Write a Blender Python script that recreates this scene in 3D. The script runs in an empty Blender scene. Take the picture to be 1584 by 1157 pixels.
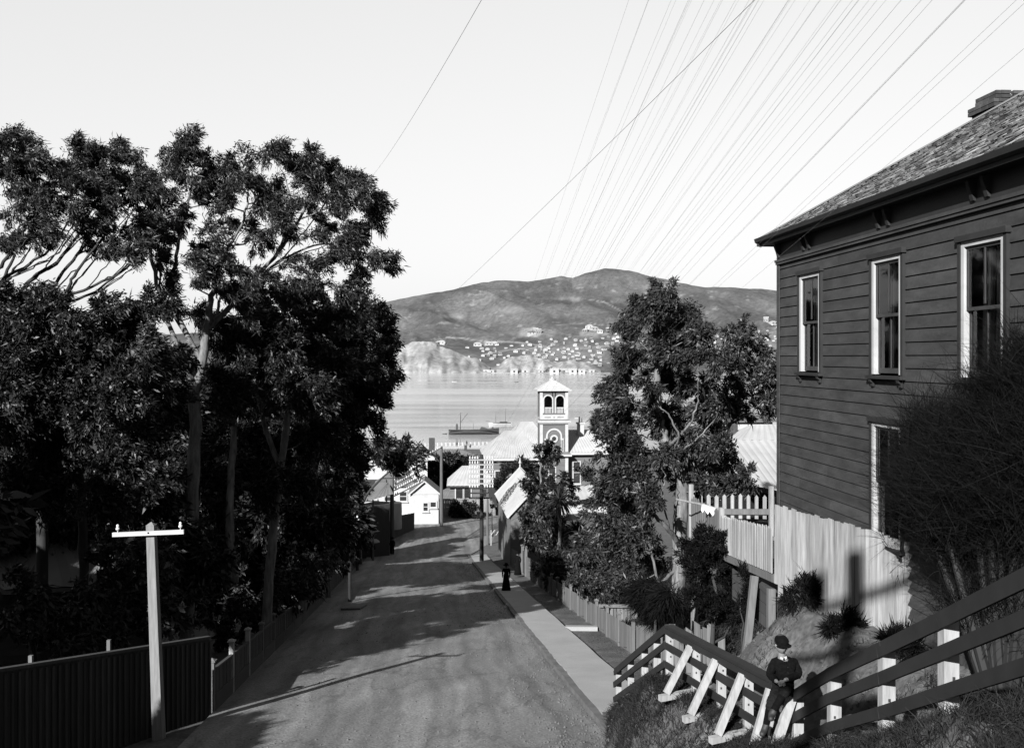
import bpy, bmesh, math, random
import numpy as np
from mathutils import Vector, Matrix, noise as mnoise
random.seed(7); rng = np.random.default_rng(7)
R = math.radians
scene = bpy.context.scene
C = scene.collection

# ------------------------------------------------------------------ camera, sky, sun, exposure
FPX, CX, HY, W, HH = 1500.0, 792.0, 553.0, 1584, 1157     # focal length and horizon of the photograph, in its pixels
cam_d = bpy.data.cameras.new('camera'); cam = bpy.data.objects.new('camera', cam_d); C.objects.link(cam)
cam.location = (0, 0, 0); cam.rotation_euler = (R(90), 0, 0)
cam_d.sensor_width = 36; cam_d.lens = 36 * FPX / W
cam_d.shift_y = -(HH / 2 - HY) / W
cam_d.clip_start = 0.1; cam_d.clip_end = 30000
scene.camera = cam
EL = R(26.5); SUNV = Vector((-0.45 * math.cos(EL), -0.893 * math.cos(EL), math.sin(EL)))   # towards the sun
w = bpy.data.worlds.new('World'); scene.world = w; w.use_nodes = True
nt = w.node_tree; bg = nt.nodes['Background']
sky = nt.nodes.new('ShaderNodeTexSky'); sky.sky_type = 'NISHITA'; sky.sun_disc = False
sky.sun_elevation = EL; sky.sun_rotation = math.atan2(SUNV.x, SUNV.y); sky.altitude = 50
sep = nt.nodes.new('ShaderNodeSeparateColor'); nt.links.new(sky.outputs[0], sep.inputs[0])
pw = nt.nodes.new('ShaderNodeMath'); pw.operation = 'POWER'; pw.inputs[1].default_value = .3     # blue sensitive plate, sky near its shoulder
nt.links.new(sep.outputs[2], pw.inputs[0]); nt.links.new(pw.outputs[0], bg.inputs[0])
bg.inputs[1].default_value = 0.0835
sun_d = bpy.data.lights.new('sun', 'SUN'); sun_d.energy = 5; sun_d.angle = R(0.55)
sun = bpy.data.objects.new('sun', sun_d); C.objects.link(sun)
sun.rotation_euler = SUNV.to_track_quat('Z', 'Y').to_euler(); sun.location = (0, 0, 60)
scene.view_settings.view_transform = 'Standard'; scene.view_settings.look = 'None'
scene.view_settings.exposure = 2.7; scene.view_settings.gamma = 1
scene.cycles.max_bounces = 6; scene.cycles.transparent_max_bounces = 8

# ------------------------------------------------------------------ helpers
def P(px, py, Y):
    return Vector(((px - CX) / FPX * Y, Y, -(py - HY) / FPX * Y))
def tag(o, label=None, cat=None, group=None, kind=None):
    if label: o['label'] = label
    if cat: o['category'] = cat
    if group: o['group'] = group
    if kind: o['kind'] = kind
    return o
def thing(name, label, cat, loc=(0, 0, 0), rz=0, group=None):
    o = bpy.data.objects.new(name, None); C.objects.link(o); o.empty_display_size = .3
    o.location = loc; o.rotation_euler = (0, 0, rz)
    return tag(o, label, cat, group)
def wloc(o):
    v = Vector((0, 0, 0))
    while o: v += o.location; o = o.parent
    return v
class MB:
    def __init__(s): s.v = []; s.f = []; s.mi = []; s.m = 0
    def add(s, vs, fs):
        o = len(s.v); s.v += [tuple(v) for v in vs]; s.f += [[i + o for i in f] for f in fs]; s.mi += [s.m] * len(fs)
        return s
    def box8(s, c, ax, ay, az):
        c, ax, ay, az = Vector(c), Vector(ax), Vector(ay), Vector(az)
        vs = [c + i * ax + j * ay + k * az for k in (-1, 1) for j in (-1, 1) for i in (-1, 1)]
        return s.add(vs, [(0, 2, 3, 1), (4, 5, 7, 6), (0, 1, 5, 4), (2, 6, 7, 3), (0, 4, 6, 2), (1, 3, 7, 5)])
    def box(s, x0, x1, y0, y1, z0, z1):
        return s.box8(((x0+x1)/2, (y0+y1)/2, (z0+z1)/2), ((x1-x0)/2, 0, 0), (0, (y1-y0)/2, 0), (0, 0, (z1-z0)/2))
    def bar(s, p0, p1, wd, h, up=(0, 0, 1)):
        p0, p1 = Vector(p0), Vector(p1); d = p1 - p0; up = Vector(up)
        side = d.cross(up).normalized(); u = side.cross(d).normalized()
        return s.box8((p0 + p1) / 2, d / 2, side * wd / 2, u * h / 2)
    def prism(s, poly, d):
        d = Vector(d); n = len(poly); a = [Vector(p) for p in poly]; b = [p + d for p in a]
        return s.add(a + b, [tuple(range(n))[::-1], tuple(range(n, 2 * n))] + [(i, (i+1) % n, (i+1) % n + n, i + n) for i in range(n)])
    def face(s, pts): return s.add(pts, [tuple(range(len(pts)))])
    def tube(s, pts, rads, n=8):
        pts = [Vector(p) for p in pts]; vs = []; fs = []
        for i, p in enumerate(pts):
            d = (pts[min(i+1, len(pts)-1)] - pts[max(i-1, 0)]).normalized()
            a = d.cross(Vector((0.3, 0.9, 0.1))).normalized()
            if a.length < .5: a = d.orthogonal().normalized()
            b = d.cross(a); r = rads[i] if hasattr(rads, '__len__') else rads
            vs += [p + r * (math.cos(t) * a + math.sin(t) * b) for t in [2 * math.pi * k / n for k in range(n)]]
        for i in range(len(pts) - 1):
            fs += [(i*n + k, i*n + (k+1) % n, (i+1)*n + (k+1) % n, (i+1)*n + k) for k in range(n)]
        fs += [tuple(range(n))[::-1], tuple(range((len(pts)-1) * n, len(pts) * n))]
        return s.add(vs, fs)
    def lathe(s, c, prof, n=12):
        c = Vector(c); vs = []; m = len(prof)
        for r, z in prof: vs += [c + Vector((r * math.cos(2*math.pi*k/n), r * math.sin(2*math.pi*k/n), z)) for k in range(n)]
        fs = [(i*n + k, i*n + (k+1) % n, (i+1)*n + (k+1) % n, (i+1)*n + k) for i in range(m-1) for k in range(n)]
        fs += [tuple(range(n))[::-1], tuple(range((m-1)*n, m*n))]
        return s.add(vs, fs)
    def build(s, name, mats, parent=None, local=False, smooth=False):
        me = bpy.data.meshes.new(name); v = s.v
        if parent and not local:
            q = wloc(parent); v = [(a - q.x, b - q.y, c - q.z) for a, b, c in v]
        me.from_pydata(v, [], s.f)
        mats = mats if isinstance(mats, (list, tuple)) else [mats]
        for m in mats: me.materials.append(m)
        if len(mats) > 1: me.polygons.foreach_set('material_index', s.mi)
        if smooth: me.polygons.foreach_set('use_smooth', [True] * len(s.f))
        me.update()
        o = bpy.data.objects.new(name, me); C.objects.link(o)
        if parent: o.parent = parent
        return o
def np_mesh(name, verts, faces, mat, parent=None, smooth=False):
    """verts (n,3), faces (m,k) arrays"""
    verts = np.asarray(verts, np.float32)
    if parent is not None: verts = verts - np.array(wloc(parent), np.float32)
    me = bpy.data.meshes.new(name); m, k = faces.shape
    me.vertices.add(len(verts)); me.vertices.foreach_set('co', verts.ravel())
    me.loops.add(m * k); me.loops.foreach_set('vertex_index', faces.astype(np.int32).ravel())
    me.polygons.add(m); me.polygons.foreach_set('loop_start', np.arange(0, m * k, k, dtype=np.int32))
    if smooth: me.polygons.foreach_set('use_smooth', np.ones(m, bool))
    me.materials.append(mat); me.update(calc_edges=True); me.validate()
    o = bpy.data.objects.new(name, me); C.objects.link(o)
    if parent is not None: o.parent = parent
    return o
def grid_mesh(name, X, Y, Z, mat, kind='structure', smooth=True):
    ny, nx = X.shape
    i = np.arange(ny - 1)[:, None] * nx + np.arange(nx - 1)[None, :]
    f = np.stack([i, i + 1, i + nx + 1, i + nx], -1).reshape(-1, 4)
    o = np_mesh(name, np.stack([X, Y, Z], -1).reshape(-1, 3), f, mat, smooth=smooth)
    o['kind'] = kind
    return o

# value noise (numpy)
_T = np.random.default_rng(3).random((256, 256))
def vnoise(x, y):
    x = np.asarray(x, float); y = np.asarray(y, float)
    xi = np.floor(x).astype(int); yi = np.floor(y).astype(int); fx = x - xi; fy = y - yi
    fx = fx*fx*(3-2*fx); fy = fy*fy*(3-2*fy)
    g = lambda a, b: _T[a % 256, b % 256]
    return (g(xi, yi)*(1-fx)+g(xi+1, yi)*fx)*(1-fy)+(g(xi, yi+1)*(1-fx)+g(xi+1, yi+1)*fx)*fy - .5
def fbm(x, y, o=4):
    r = 0
    for k in range(o): r = r + vnoise(x * 2**k + 17*k, y * 2**k + 5*k) / 2**k
    return r

# ------------------------------------------------------------------ materials (greys: the plate has no colour)
AF = .52        # hard printing paper: dark surfaces, long exposure
def mat(name, v, var=.25, scale=2.0, stretch=(1, 1, 1), rough=.85, bump=0, island=0, spec=.15, fine=0, fscale=40):
    v *= AF
    m = bpy.data.materials.new(name); m.use_nodes = True; t = m.node_tree; n = t.nodes; L = t.links
    b = n['Principled BSDF']; b.inputs['Roughness'].default_value = rough
    b.inputs['Specular IOR Level'].default_value = spec
    tc = n.new('ShaderNodeTexCoord'); mp = n.new('ShaderNodeMapping'); mp.inputs['Scale'].default_value = stretch
    L.new(tc.outputs['Object'], mp.inputs[0])
    no = n.new('ShaderNodeTexNoise'); no.inputs['Scale'].default_value = scale; no.inputs['Detail'].default_value = 7
    no.inputs['Roughness'].default_value = .62
    L.new(mp.outputs[0], no.inputs[0])
    mr = n.new('ShaderNodeMapRange'); mr.inputs[1].default_value = .28; mr.inputs[2].default_value = .72
    mr.inputs[3].default_value = v * (1 - var); mr.inputs[4].default_value = v * (1 + var)
    L.new(no.outputs[0], mr.inputs[0]); out = mr.outputs[0]
    def mul(out, src, lo, hi, a=0, c=1):
        q = n.new('ShaderNodeMapRange'); q.inputs[1].default_value = a; q.inputs[2].default_value = c
        q.inputs[3].default_value = lo; q.inputs[4].default_value = hi; L.new(src, q.inputs[0])
        k = n.new('ShaderNodeMath'); k.operation = 'MULTIPLY'; L.new(out, k.inputs[0]); L.new(q.outputs[0], k.inputs[1])
        return k.outputs[0]
    if island:
        g = n.new('ShaderNodeNewGeometry'); out = mul(out, g.outputs['Random Per Island'], 1 - island, 1 + island)
    if fine:
        n2 = n.new('ShaderNodeTexNoise'); n2.inputs['Scale'].default_value = fscale; n2.inputs['Detail'].default_value = 4
        L.new(tc.outputs['Object'], n2.inputs[0]); out = mul(out, n2.outputs[0], 1 - fine, 1 + fine, .3, .7)
    L.new(out, b.inputs['Base Color'])
    if bump:
        bp = n.new('ShaderNodeBump'); bp.inputs['Strength'].default_value = bump; bp.inputs['Distance'].default_value = .03
        L.new((n2 if fine else no).outputs[0], bp.inputs['Height']); L.new(bp.outputs[0], b.inputs['Normal'])
    m.diffuse_color = (v, v, v, 1)
    return m
def leaf_mat(name, v, gloss=.5):
    m = bpy.data.materials.new(name); m.use_nodes = True; t = m.node_tree; n = t.nodes; L = t.links
    b = n['Principled BSDF']; b.inputs['Roughness'].default_value = gloss; b.inputs['Specular IOR Level'].default_value = .12
    g = n.new('ShaderNodeNewGeometry'); q = n.new('ShaderNodeMapRange')
    v *= AF; q.inputs[3].default_value = v * .5; q.inputs[4].default_value = v * 1.6
    L.new(g.outputs['Random Per Island'], q.inputs[0]); L.new(q.outputs[0], b.inputs['Base Color'])
    return m
M = dict(
    road=mat('road_macadam', .090, .28, .35, (1, .5, 1), .9, .5, fine=.42, fscale=16),
    path=mat('footpath_asphalt', .17, .12, .8, (1, 1, 1), .9, .2, fine=.12, fscale=30),
    kerb=mat('kerb_stone', .06, .4, 1.6, (1, 1, 1), .9, .4),
    soil=mat('soil', .042, .5, .9, (1, 1, 1), .95, .9, fine=.45, fscale=9),
    verge=mat('verge_earth', .075, .35, 1.2, (1, 1, 1), .95, .6, fine=.35, fscale=18),
    white=mat('white_paint', .22, .12, 2, (1, 1, 1), .6),
    weath=mat('old_white_post', .16, .3, 3, (6, 6, .8), .8, .2),
    clod=mat('earth_clod', .04, .4, 4, (1, 1, 1), .95, .5, fine=.4, fscale=14),
    rail=mat('dark_rail_paint', .007, .35, 3, (1, 1, 1), .7, .2),
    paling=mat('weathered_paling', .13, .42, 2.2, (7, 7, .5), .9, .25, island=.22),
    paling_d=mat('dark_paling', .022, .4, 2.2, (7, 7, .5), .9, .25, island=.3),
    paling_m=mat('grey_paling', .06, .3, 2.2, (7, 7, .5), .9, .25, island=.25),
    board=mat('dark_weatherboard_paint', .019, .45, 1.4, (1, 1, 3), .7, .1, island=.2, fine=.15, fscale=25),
    trim_d=mat('dark_trim_paint', .01, .3, 2, (1, 1, 1), .6),
    casing=mat('window_casing_paint', .2, .2, 3, (1, 1, .4), .6),
    sash=mat('sash_paint', .02, .3, 3, (1, 1, 1), .5),
    shingle=mat('timber_shingle', .12, .5, 4, (1, 1, 1), .9, .2, island=.85),
    brick=mat('brick', .025, .5, 5, (1, 1, 1), .9, .2, island=.4),
    iron=mat('iron_roof', .2, .15, .5, (1, 1, 1), .55, .0),
    iron_d=mat('iron_roof_grey', .07, .25, .5, (1, 1, 1), .6),
    wallg=mat('grey_weatherboard', .06, .2, 1, (1, 1, 4), .8, .0, island=.1),
    glass_d=mat('window_dark', .015, .3, 2, rough=.1, spec=.6),
    curtain=mat('curtain_cloth', .5, .3, 2, (6, 6, .5), .9),
    pole=mat('pole_timber', .05, .35, 2.5, (5, 5, .5), .85, .3),
    pole_l=mat('pole_pale_timber', .1, .3, 2.5, (8, 8, .5), .85, .25),
    pole_k=mat('tarred_pole', .008, .3, 2.5, (5, 5, .5), .8, .2),
    porcelain=mat('porcelain', .3, .05, 2, rough=.25, spec=.5),
    wire=mat('wire_metal', .1, .1, 1, rough=.6),
    iron_k=mat('cast_iron', .015, .2, 4, rough=.6),
    bark=mat('pale_bark', .07, .8, 2.6, (3, 3, .6), .85, .6),
    bark_d=mat('dark_bark', .014, .5, 2, (3, 3, .7), .9, .5),
    leaf=leaf_mat('gum_leaf', .010), leaf_b=leaf_mat('gum_leaf_dense', .006), leaf_r=leaf_mat('street_tree_leaf', .014),
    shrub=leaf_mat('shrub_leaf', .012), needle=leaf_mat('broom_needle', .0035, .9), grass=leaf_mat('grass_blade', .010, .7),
    skin=mat('skin', .10, .1, 20, rough=.6), cloth_k=mat('black_cloth', .0025, .5, 30, rough=1, spec=.02),
    cloth_d=mat('dark_cloth', .006, .5, 25, rough=1, spec=.02), cloth_w=mat('white_cloth', .25, .1, 10, rough=.9),
    boot=mat('boot_leather', .012, .4, 12, rough=.65), hair=mat('hair', .02, .3, 30, rough=.7),
    hull=mat('hull_dark', .025, .4, .5, (1, 1, 3), .7), paper=mat('paper', .28, .1, 4, rough=.9),
)
M['porcelain'].node_tree.nodes['Principled BSDF'].inputs['Coat Weight'].default_value = .3
def glass_mat():
    m = bpy.data.materials.new('window_glass'); m.use_nodes = True; t = m.node_tree; n = t.nodes; L = t.links
    for x in list(n): n.remove(x)
    o = n.new('ShaderNodeOutputMaterial'); mx = n.new('ShaderNodeMixShader'); tr = n.new('ShaderNodeBsdfTransparent')
    gl = n.new('ShaderNodeBsdfGlossy'); gl.inputs['Roughness'].default_value = .03; fr = n.new('ShaderNodeFresnel'); fr.inputs[0].default_value = 1.5
    tr.inputs[0].default_value = (.8, .8, .8, 1)
    no = n.new('ShaderNodeTexNoise'); no.inputs['Scale'].default_value = 2.5; bp = n.new('ShaderNodeBump'); bp.inputs['Strength'].default_value = .25
    tc = n.new('ShaderNodeTexCoord'); L.new(tc.outputs['Object'], no.inputs[0]); L.new(no.outputs[0], bp.inputs['Height'])
    L.new(bp.outputs[0], gl.inputs['Normal'])
    L.new(fr.outputs[0], mx.inputs[0]); L.new(tr.outputs[0], mx.inputs[1]); L.new(gl.outputs[0], mx.inputs[2]); L.new(mx.outputs[0], o.inputs[0])
    return m
M['glass'] = glass_mat()
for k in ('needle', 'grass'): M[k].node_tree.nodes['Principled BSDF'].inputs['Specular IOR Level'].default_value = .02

# ------------------------------------------------------------------ lie of the land
SEA = -34.0
_ry = [-60, 88, 94, 100, 140, 200, 250, 330, 338, 348, 500]
_rz = [-5.7+.147*60, -18.64, -19.4, -20.0, -23.0, -28.0, -31.5, -31.6, -31.8, -37, -40]
def zr(Y): return np.interp(Y, _ry, _rz)
def xk(Y): return 2.29 - .0917 * (np.minimum(Y, 120) - 24)             # kerb line
def xl(Y): return -8 - .0897 * (Y - 25.8)                               # left fence line
_c = np.array([  # Y, foot x, path x, path z, upper x, upper z
    (-60, -3, -.6, -1.75, 9, -1.75), (2, -3, -.6, -1.75, 7, -2.0), (4, -1, 1.5, -1.95, 6.2, -3.2), (6, .3, 3.4, -2.6, 6, -4.0),
    (7.3, .8, 3.8, -2.75, 6, -4.2), (8.8, 1, 3.9, -3.4, 6, -4.4), (10.2, 1, 3.88, -4.1, 6, -4.5), (12.1, 1.1, 3.95, -4.95, 5.9, -4.5),
    (13.8, 1.2, 3.85, -5.65, 5.8, -4.5), (16, 1.5, 3.4, -5.95, 5.6, -4.5), (17.8, 1.7, 3.05, -6.15, 5.3, -4.7), (18.5, 1.7, 2.95, -6.25, 5.3, -5.0),
    (21, 1.95, 2.75, -7.4, 5.5, -6.6), (23.4, 2.3, 2.6, -8.75, 6, -8.0)])
def H(X, Y):
    X = np.asarray(X, float); Y = np.asarray(Y, float)
    z = zr(Y) + 0 * X
    L = xl(Y); d = np.maximum(L - X, 0)
    z = z - np.minimum(d * .12, 3) * (Y < 150)
    near = Y < 27
    fx, px_, pz, ux, uz = [np.interp(Y, _c[:, 0], _c[:, k]) for k in range(1, 6)]
    a = np.clip((X - fx) / np.maximum(px_ - .35 - fx, .05), 0, 1)
    zb = z + (pz - z) * (a ** .8)
    b = np.clip((X - (px_ + .75)) / np.maximum(ux - px_ - .75, .05), 0, 1); b = b*b*(3-2*b)
    zb = zb + (uz - pz) * b
    # bumps on the cut bank
    amt = np.clip((X - fx) / 1.0, 0, 1) * np.clip((8 - X) / 2, .3, 1) * (Y > 5) * (Y < 27)
    zb = zb + amt * (.24 * fbm(X * .9, Y * .9, 4) + .26 * np.abs(fbm(X * 1.7 + 4, Y * 1.7, 4)) + .09 * fbm(X * 5, Y * 5, 2))
    u = X - xk(Y)
    zg = z + np.clip((u - 3.25) * .12, 0, 1.6) * np.clip((150 - Y) / 60, 0, 1)
    t = np.clip((Y - 23.0) / 3.5, 0, 1)
    right = X > fx - .05
    z2 = np.where(Y < 26.5, zb * (1 - t) + zg * t, zg)
    return np.where(right | (Y >= 23), z2, z)
def h(x, y): return float(H(np.array([x]), np.array([y]))[0])
# ------------------------------------------------------------------ setting: ground, road, footpath, sea, hills
gx = np.concatenate([np.linspace(-420, -60, 13), np.linspace(-52, -14, 20), np.linspace(-13.5, -.5, 27), np.arange(-.3, 9, .14), np.linspace(9.5, 24, 25), np.linspace(28, 70, 15), np.linspace(90, 420, 12)])
gy = np.concatenate([np.linspace(-60, 1, 20), np.arange(2, 28, .16), np.arange(28, 112, 1.0), np.arange(112, 390, 4.0)])
GX, GY = np.meshgrid(gx, gy)
GZ = H(GX, GY)
corr = (GX < xk(GY) + 2.0) & (GX > xl(GY) - .3) & (GY > 22) & (GY < 150)
GZ = np.where(corr, GZ - .05, GZ)
grid_mesh('ground', GX, GY, GZ, M['soil'])
# carriageway with a slight crown, following the street from kerb to left fence
ry = np.concatenate([np.linspace(-50, 20, 30), np.arange(20.5, 142, .75)])
rt = np.linspace(0, 1, 22)
RY = np.repeat(ry[:, None], len(rt), 1)
xa = np.where(RY < 110, xl(RY) + .02, xl(110) - (RY - 110) * .25)
xb = np.where(RY < 96, xk(RY), xk(96) + (RY - 96) * .16)
RX = xa + (xb - xa) * rt[None, :]
uu = (RX - xa)
RZ = zr(RY) + .02 + .10 * np.clip(uu / 3, 0, 1) * np.clip((xb - RX) / 1.6, 0, 1) + .025 * fbm(RX * .8, RY * .25, 3) + .03*np.clip(1.6-uu, 0, 1)
def road_material():
    m = M['road']; t = m.node_tree; n = t.nodes; L = t.links; b = n['Principled BSDF']
    src = b.inputs['Base Color'].links[0].from_socket
    tc = n.new('ShaderNodeTexCoord')
    def layer(scale, rotz, s, lo, hi, a, c, dist=1.5, src=src):
        mp = n.new('ShaderNodeMapping'); mp.inputs['Rotation'].default_value = (0, 0, rotz); mp.inputs['Scale'].default_value = s
        no = n.new('ShaderNodeTexNoise'); no.inputs['Scale'].default_value = scale; no.inputs['Detail'].default_value = 5; no.inputs['Distortion'].default_value = dist
        L.new(tc.outputs['Object'], mp.inputs[0]); L.new(mp.outputs[0], no.inputs[0])
        q = n.new('ShaderNodeMapRange'); q.inputs[1].default_value = a; q.inputs[2].default_value = c; q.inputs[3].default_value = lo; q.inputs[4].default_value = hi
        L.new(no.outputs[0], q.inputs[0]); k = n.new('ShaderNodeMath'); k.operation = 'MULTIPLY'
        L.new(src, k.inputs[0]); L.new(q.outputs[0], k.inputs[1]); return k.outputs[0]
    s1 = layer(.9, .09, (1, .07, 1), .8, 1.18, .38, .62, .6)             # tracks worn along the street
    # water-worn dark lines: thin bands of a distorted noise
    mp = n.new('ShaderNodeMapping'); mp.inputs['Scale'].default_value = (.5, .16, 1); mp.inputs['Rotation'].default_value = (0, 0, .12)
    no = n.new('ShaderNodeTexNoise'); no.inputs['Scale'].default_value = .8; no.inputs['Detail'].default_value = 4
    L.new(tc.outputs['Object'], mp.inputs[0]); L.new(mp.outputs[0], no.inputs[0])
    su = n.new('ShaderNodeMath'); su.operation = 'SUBTRACT'; su.inputs[1].default_value = .5; L.new(no.outputs[0], su.inputs[0])
    ab = n.new('ShaderNodeMath'); ab.operation = 'ABSOLUTE'; L.new(su.outputs[0], ab.inputs[0])
    q = n.new('ShaderNodeMapRange'); q.inputs[1].default_value = 0; q.inputs[2].default_value = .016; q.inputs[3].default_value = .7; q.inputs[4].default_value = 1
    L.new(ab.outputs[0], q.inputs[0]); k = n.new('ShaderNodeMath'); k.operation = 'MULTIPLY'; L.new(s1, k.inputs[0]); L.new(q.outputs[0], k.inputs[1])
    # wheel tracks: worn pale lines and looser dark strips, parallel to the kerb
    sx = n.new('ShaderNodeSeparateXYZ'); L.new(tc.outputs['Object'], sx.inputs[0])
    def mth(o_, a, c):
        w_ = n.new('ShaderNodeMath'); w_.operation = o_
        for i_, z_ in enumerate((a, c)):
            if isinstance(z_, (int, float)): w_.inputs[i_].default_value = z_
            else: L.new(z_, w_.inputs[i_])
        return w_.outputs[0]
    uo = mth('ADD', sx.outputs[0], mth('MULTIPLY', sx.outputs[1], .0917)); uo = mth('ADD', uo, mth('MULTIPLY', no.outputs[0], 1.6))
    tr_ = mth('SINE', mth('MULTIPLY', uo, 4.3), 0.0); tr2 = mth('SINE', mth('MULTIPLY', uo, 11.7), 0.0)
    gr = n.new('ShaderNodeTexNoise'); gr.inputs['Scale'].default_value = 60; gr.inputs['Detail'].default_value = 3; L.new(tc.outputs['Object'], gr.inputs[0])
    trk = mth('ADD', mth('ADD', mth('MULTIPLY', tr_, .15), mth('MULTIPLY', tr2, .09)), mth('ADD', mth('MULTIPLY', gr.outputs[0], .5), .75))
    k_ = n.new('ShaderNodeMath'); k_.operation = 'MULTIPLY'; L.new(k.outputs[0], k_.inputs[0]); L.new(trk, k_.inputs[1]); k = k_
    # pale pebbles
    vo = n.new('ShaderNodeTexVoronoi'); vo.inputs['Scale'].default_value = 4.2; L.new(tc.outputs['Object'], vo.inputs['Vector'])
    q2 = n.new('ShaderNodeMapRange'); q2.inputs[1].default_value = .05; q2.inputs[2].default_value = .09; q2.inputs[3].default_value = 1.9; q2.inputs[4].default_value = 1
    L.new(vo.outputs[0], q2.inputs[0]); k2 = n.new('ShaderNodeMath'); k2.operation = 'MULTIPLY'; L.new(k.outputs[0], k2.inputs[0]); L.new(q2.outputs[0], k2.inputs[1])
    L.new(k2.outputs[0], b.inputs['Base Color'])
road_material()
grid_mesh('road', RX, RY, RZ, M['road'])
# right footpath slab and its stone kerb
py_ = np.concatenate([np.arange(22.6, 96, .9)])
mb = MB(); kb = MB()
def strip(mb, ys, off0, off1, top, bot, zj=0):
    vs = []; 
    for y in ys:
        z = float(zr(y)); x = float(xk(y)); j = zj * float(vnoise(y * 3, off0 * 7)); jx = zj * float(vnoise(y * 2.3, off0 * 7 + 30))
        wob = 0.05 * float(vnoise(y * .35, 3))
        vs += [(x + off0 + jx, y, z + bot), (x + off0 + jx + wob, y, z + top + j), (x + off1 + wob, y, z + top + j), (x + off1, y, z + bot)]
    n = len(ys); fs = []
    for i in range(n - 1):
        for k in range(4): fs.append((4*i + k, 4*i + (k+1) % 4, 4*i + 4 + (k+1) % 4, 4*i + 4 + k))
    fs += [(0, 1, 2, 3), (4*n-4, 4*n-3, 4*n-2, 4*n-1)]
    mb.add(vs, fs)
strip(mb, py_, .13, 1.75, .175, -.3)
o = mb.build('footpath', M['path']); tag(o, kind='structure')
strip(kb, np.arange(22.6, 96, .3), -.08, .125, .165, -.3, .07)
o = kb.build('kerb', M['kerb']); tag(o, kind='structure')
mb = MB()                                                               # crossing slab from footpath to a gate
mb.box8((xk(42.5) + 2.45, 42.5, zr(42.5) + .10), (.7, -.02, 0), (.02, .3, -.045), (0, 0, .09)); o = mb.build('path_to_gate', M['path']); tag(o, kind='structure')
mb = MB(); X0 = (540-CX)/FPX*49
mb.box8((X0, 50.5, zr(50.5) + .1), (.5, 0, 0), (.04, .85, -.12), (0, 0, .08)); o = mb.build('gutter_cover', M['kerb'])
tag(o, 'flat stone slab over the gutter beside the left footpath, near the dark lamp-less post', 'gutter cover')

# the harbour
def sea_mat():
    m = bpy.data.materials.new('sea_water'); m.use_nodes = True; t = m.node_tree; n = t.nodes; L = t.links; b = n['Principled BSDF']
    b.inputs['Specular IOR Level'].default_value = .5; b.inputs['IOR'].default_value = 1.33
    tc = n.new('ShaderNodeTexCoord')
    def nz(s, sc, det=4, dist=0):
        mp = n.new('ShaderNodeMapping'); mp.inputs['Scale'].default_value = s; mp.inputs['Rotation'].default_value = (0, 0, -.12)
        no = n.new('ShaderNodeTexNoise'); no.inputs['Scale'].default_value = sc; no.inputs['Detail'].default_value = det; no.inputs['Distortion'].default_value = dist
        L.new(tc.outputs['Object'], mp.inputs[0]); L.new(mp.outputs[0], no.inputs[0]); return no.outputs[0]
    band = nz((.12, 1, 1), .011, 5, .8); rip = nz((.5, 1, 1), .35, 3)
    q = n.new('ShaderNodeMapRange'); q.inputs[1].default_value = .36; q.inputs[2].default_value = .64; q.inputs[3].default_value = .04; q.inputs[4].default_value = .26
    L.new(band, q.inputs[0]); L.new(q.outputs[0], b.inputs['Roughness'])
    q2 = n.new('ShaderNodeMapRange'); q2.inputs[1].default_value = .36; q2.inputs[2].default_value = .64; q2.inputs[3].default_value = .03; q2.inputs[4].default_value = .14
    L.new(band, q2.inputs[0])
    bp = n.new('ShaderNodeBump'); bp.inputs['Distance'].default_value = .5; L.new(q2.outputs[0], bp.inputs['Strength']); L.new(rip, bp.inputs['Height'])
    L.new(bp.outputs[0], b.inputs['Normal'])
    b.inputs['Base Color'].default_value = (.13, .13, .13, 1)
    return m
mb = MB(); mb.face([(-14000, 300, SEA), (14000, 300, SEA), (14000, 14000, SEA), (-14000, 14000, SEA)])
tag(mb.build('sea', sea_mat()), kind='structure')

# hills across the water: rings of constant distance, profile read off the skyline, real slopes behind it
sk = np.array([(-900, 520), (-300, 500), (0, 512), (200, 520), (350, 512), (480, 495), (560, 476), (600, 466), (650, 457), (700, 448), (745, 437), (790, 433), (815, 435), (835, 434), (868, 427), (886, 430), (905, 422), (935, 415.5), (960, 417), (985, 422), (1030, 433), (1050, 438), (1090, 444), (1150, 446), (1205, 449), (1400, 452), (1600, 462), (1900, 490), (2500, 520)], float)
pxs = np.concatenate([np.linspace(-900, 540, 60), np.arange(545, 1230, 2.2), np.linspace(1240, 2500, 70)])
tt = np.concatenate([np.linspace(0, .5, 60), np.linspace(.51, 1, 46), np.linspace(1.03, 1.5, 14)])
PXg, Tg = np.meshgrid(pxs, tt)
spy = np.interp(PXg, sk[:, 0], sk[:, 1])
YS = 2110 + 0 * PXg
mid = np.interp(PXg, [-900, 500, 600, 640, 720, 760, 900, 1250, 2500], [556, 550, 545, 538, 530, 532, 524, 514, 545])  # upper edge of the town
rise = np.where(Tg < .04, 577 - 4 * Tg / .04, 0)
low = 573 - (573 - mid) * np.clip((Tg - .04) / .30, 0, 1) ** .9
t2 = np.clip((Tg - .34) / .66, 0, 1)
up = mid - (mid - spy) * (t2 ** 1.15)
pyv = np.where(Tg < .04, rise, np.where(Tg < .34, low, up))
pyv = np.where(Tg > 1, spy + (Tg - 1) * 160, pyv)
Yh = YS + 1000 * Tg
Zh = -(pyv - HY) / FPX * Yh
Xh = (PXg - CX) / FPX * Yh
gul = np.clip((Tg - .12) / .3, 0, 1) * np.clip((1 - Tg) / .1, .0, 1)
rid = .5 - np.abs(fbm(Xh * .0035 + Yh * .0012, Yh * .0018, 4))
Zh += gul * (52 * (rid - .32) * 1.6 + 9 * fbm(Xh * .012, Yh * .006, 5)) + gul * 10 * (.3 - np.abs(fbm(Xh * .011 + 3, Yh * .0035, 4)))
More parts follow.
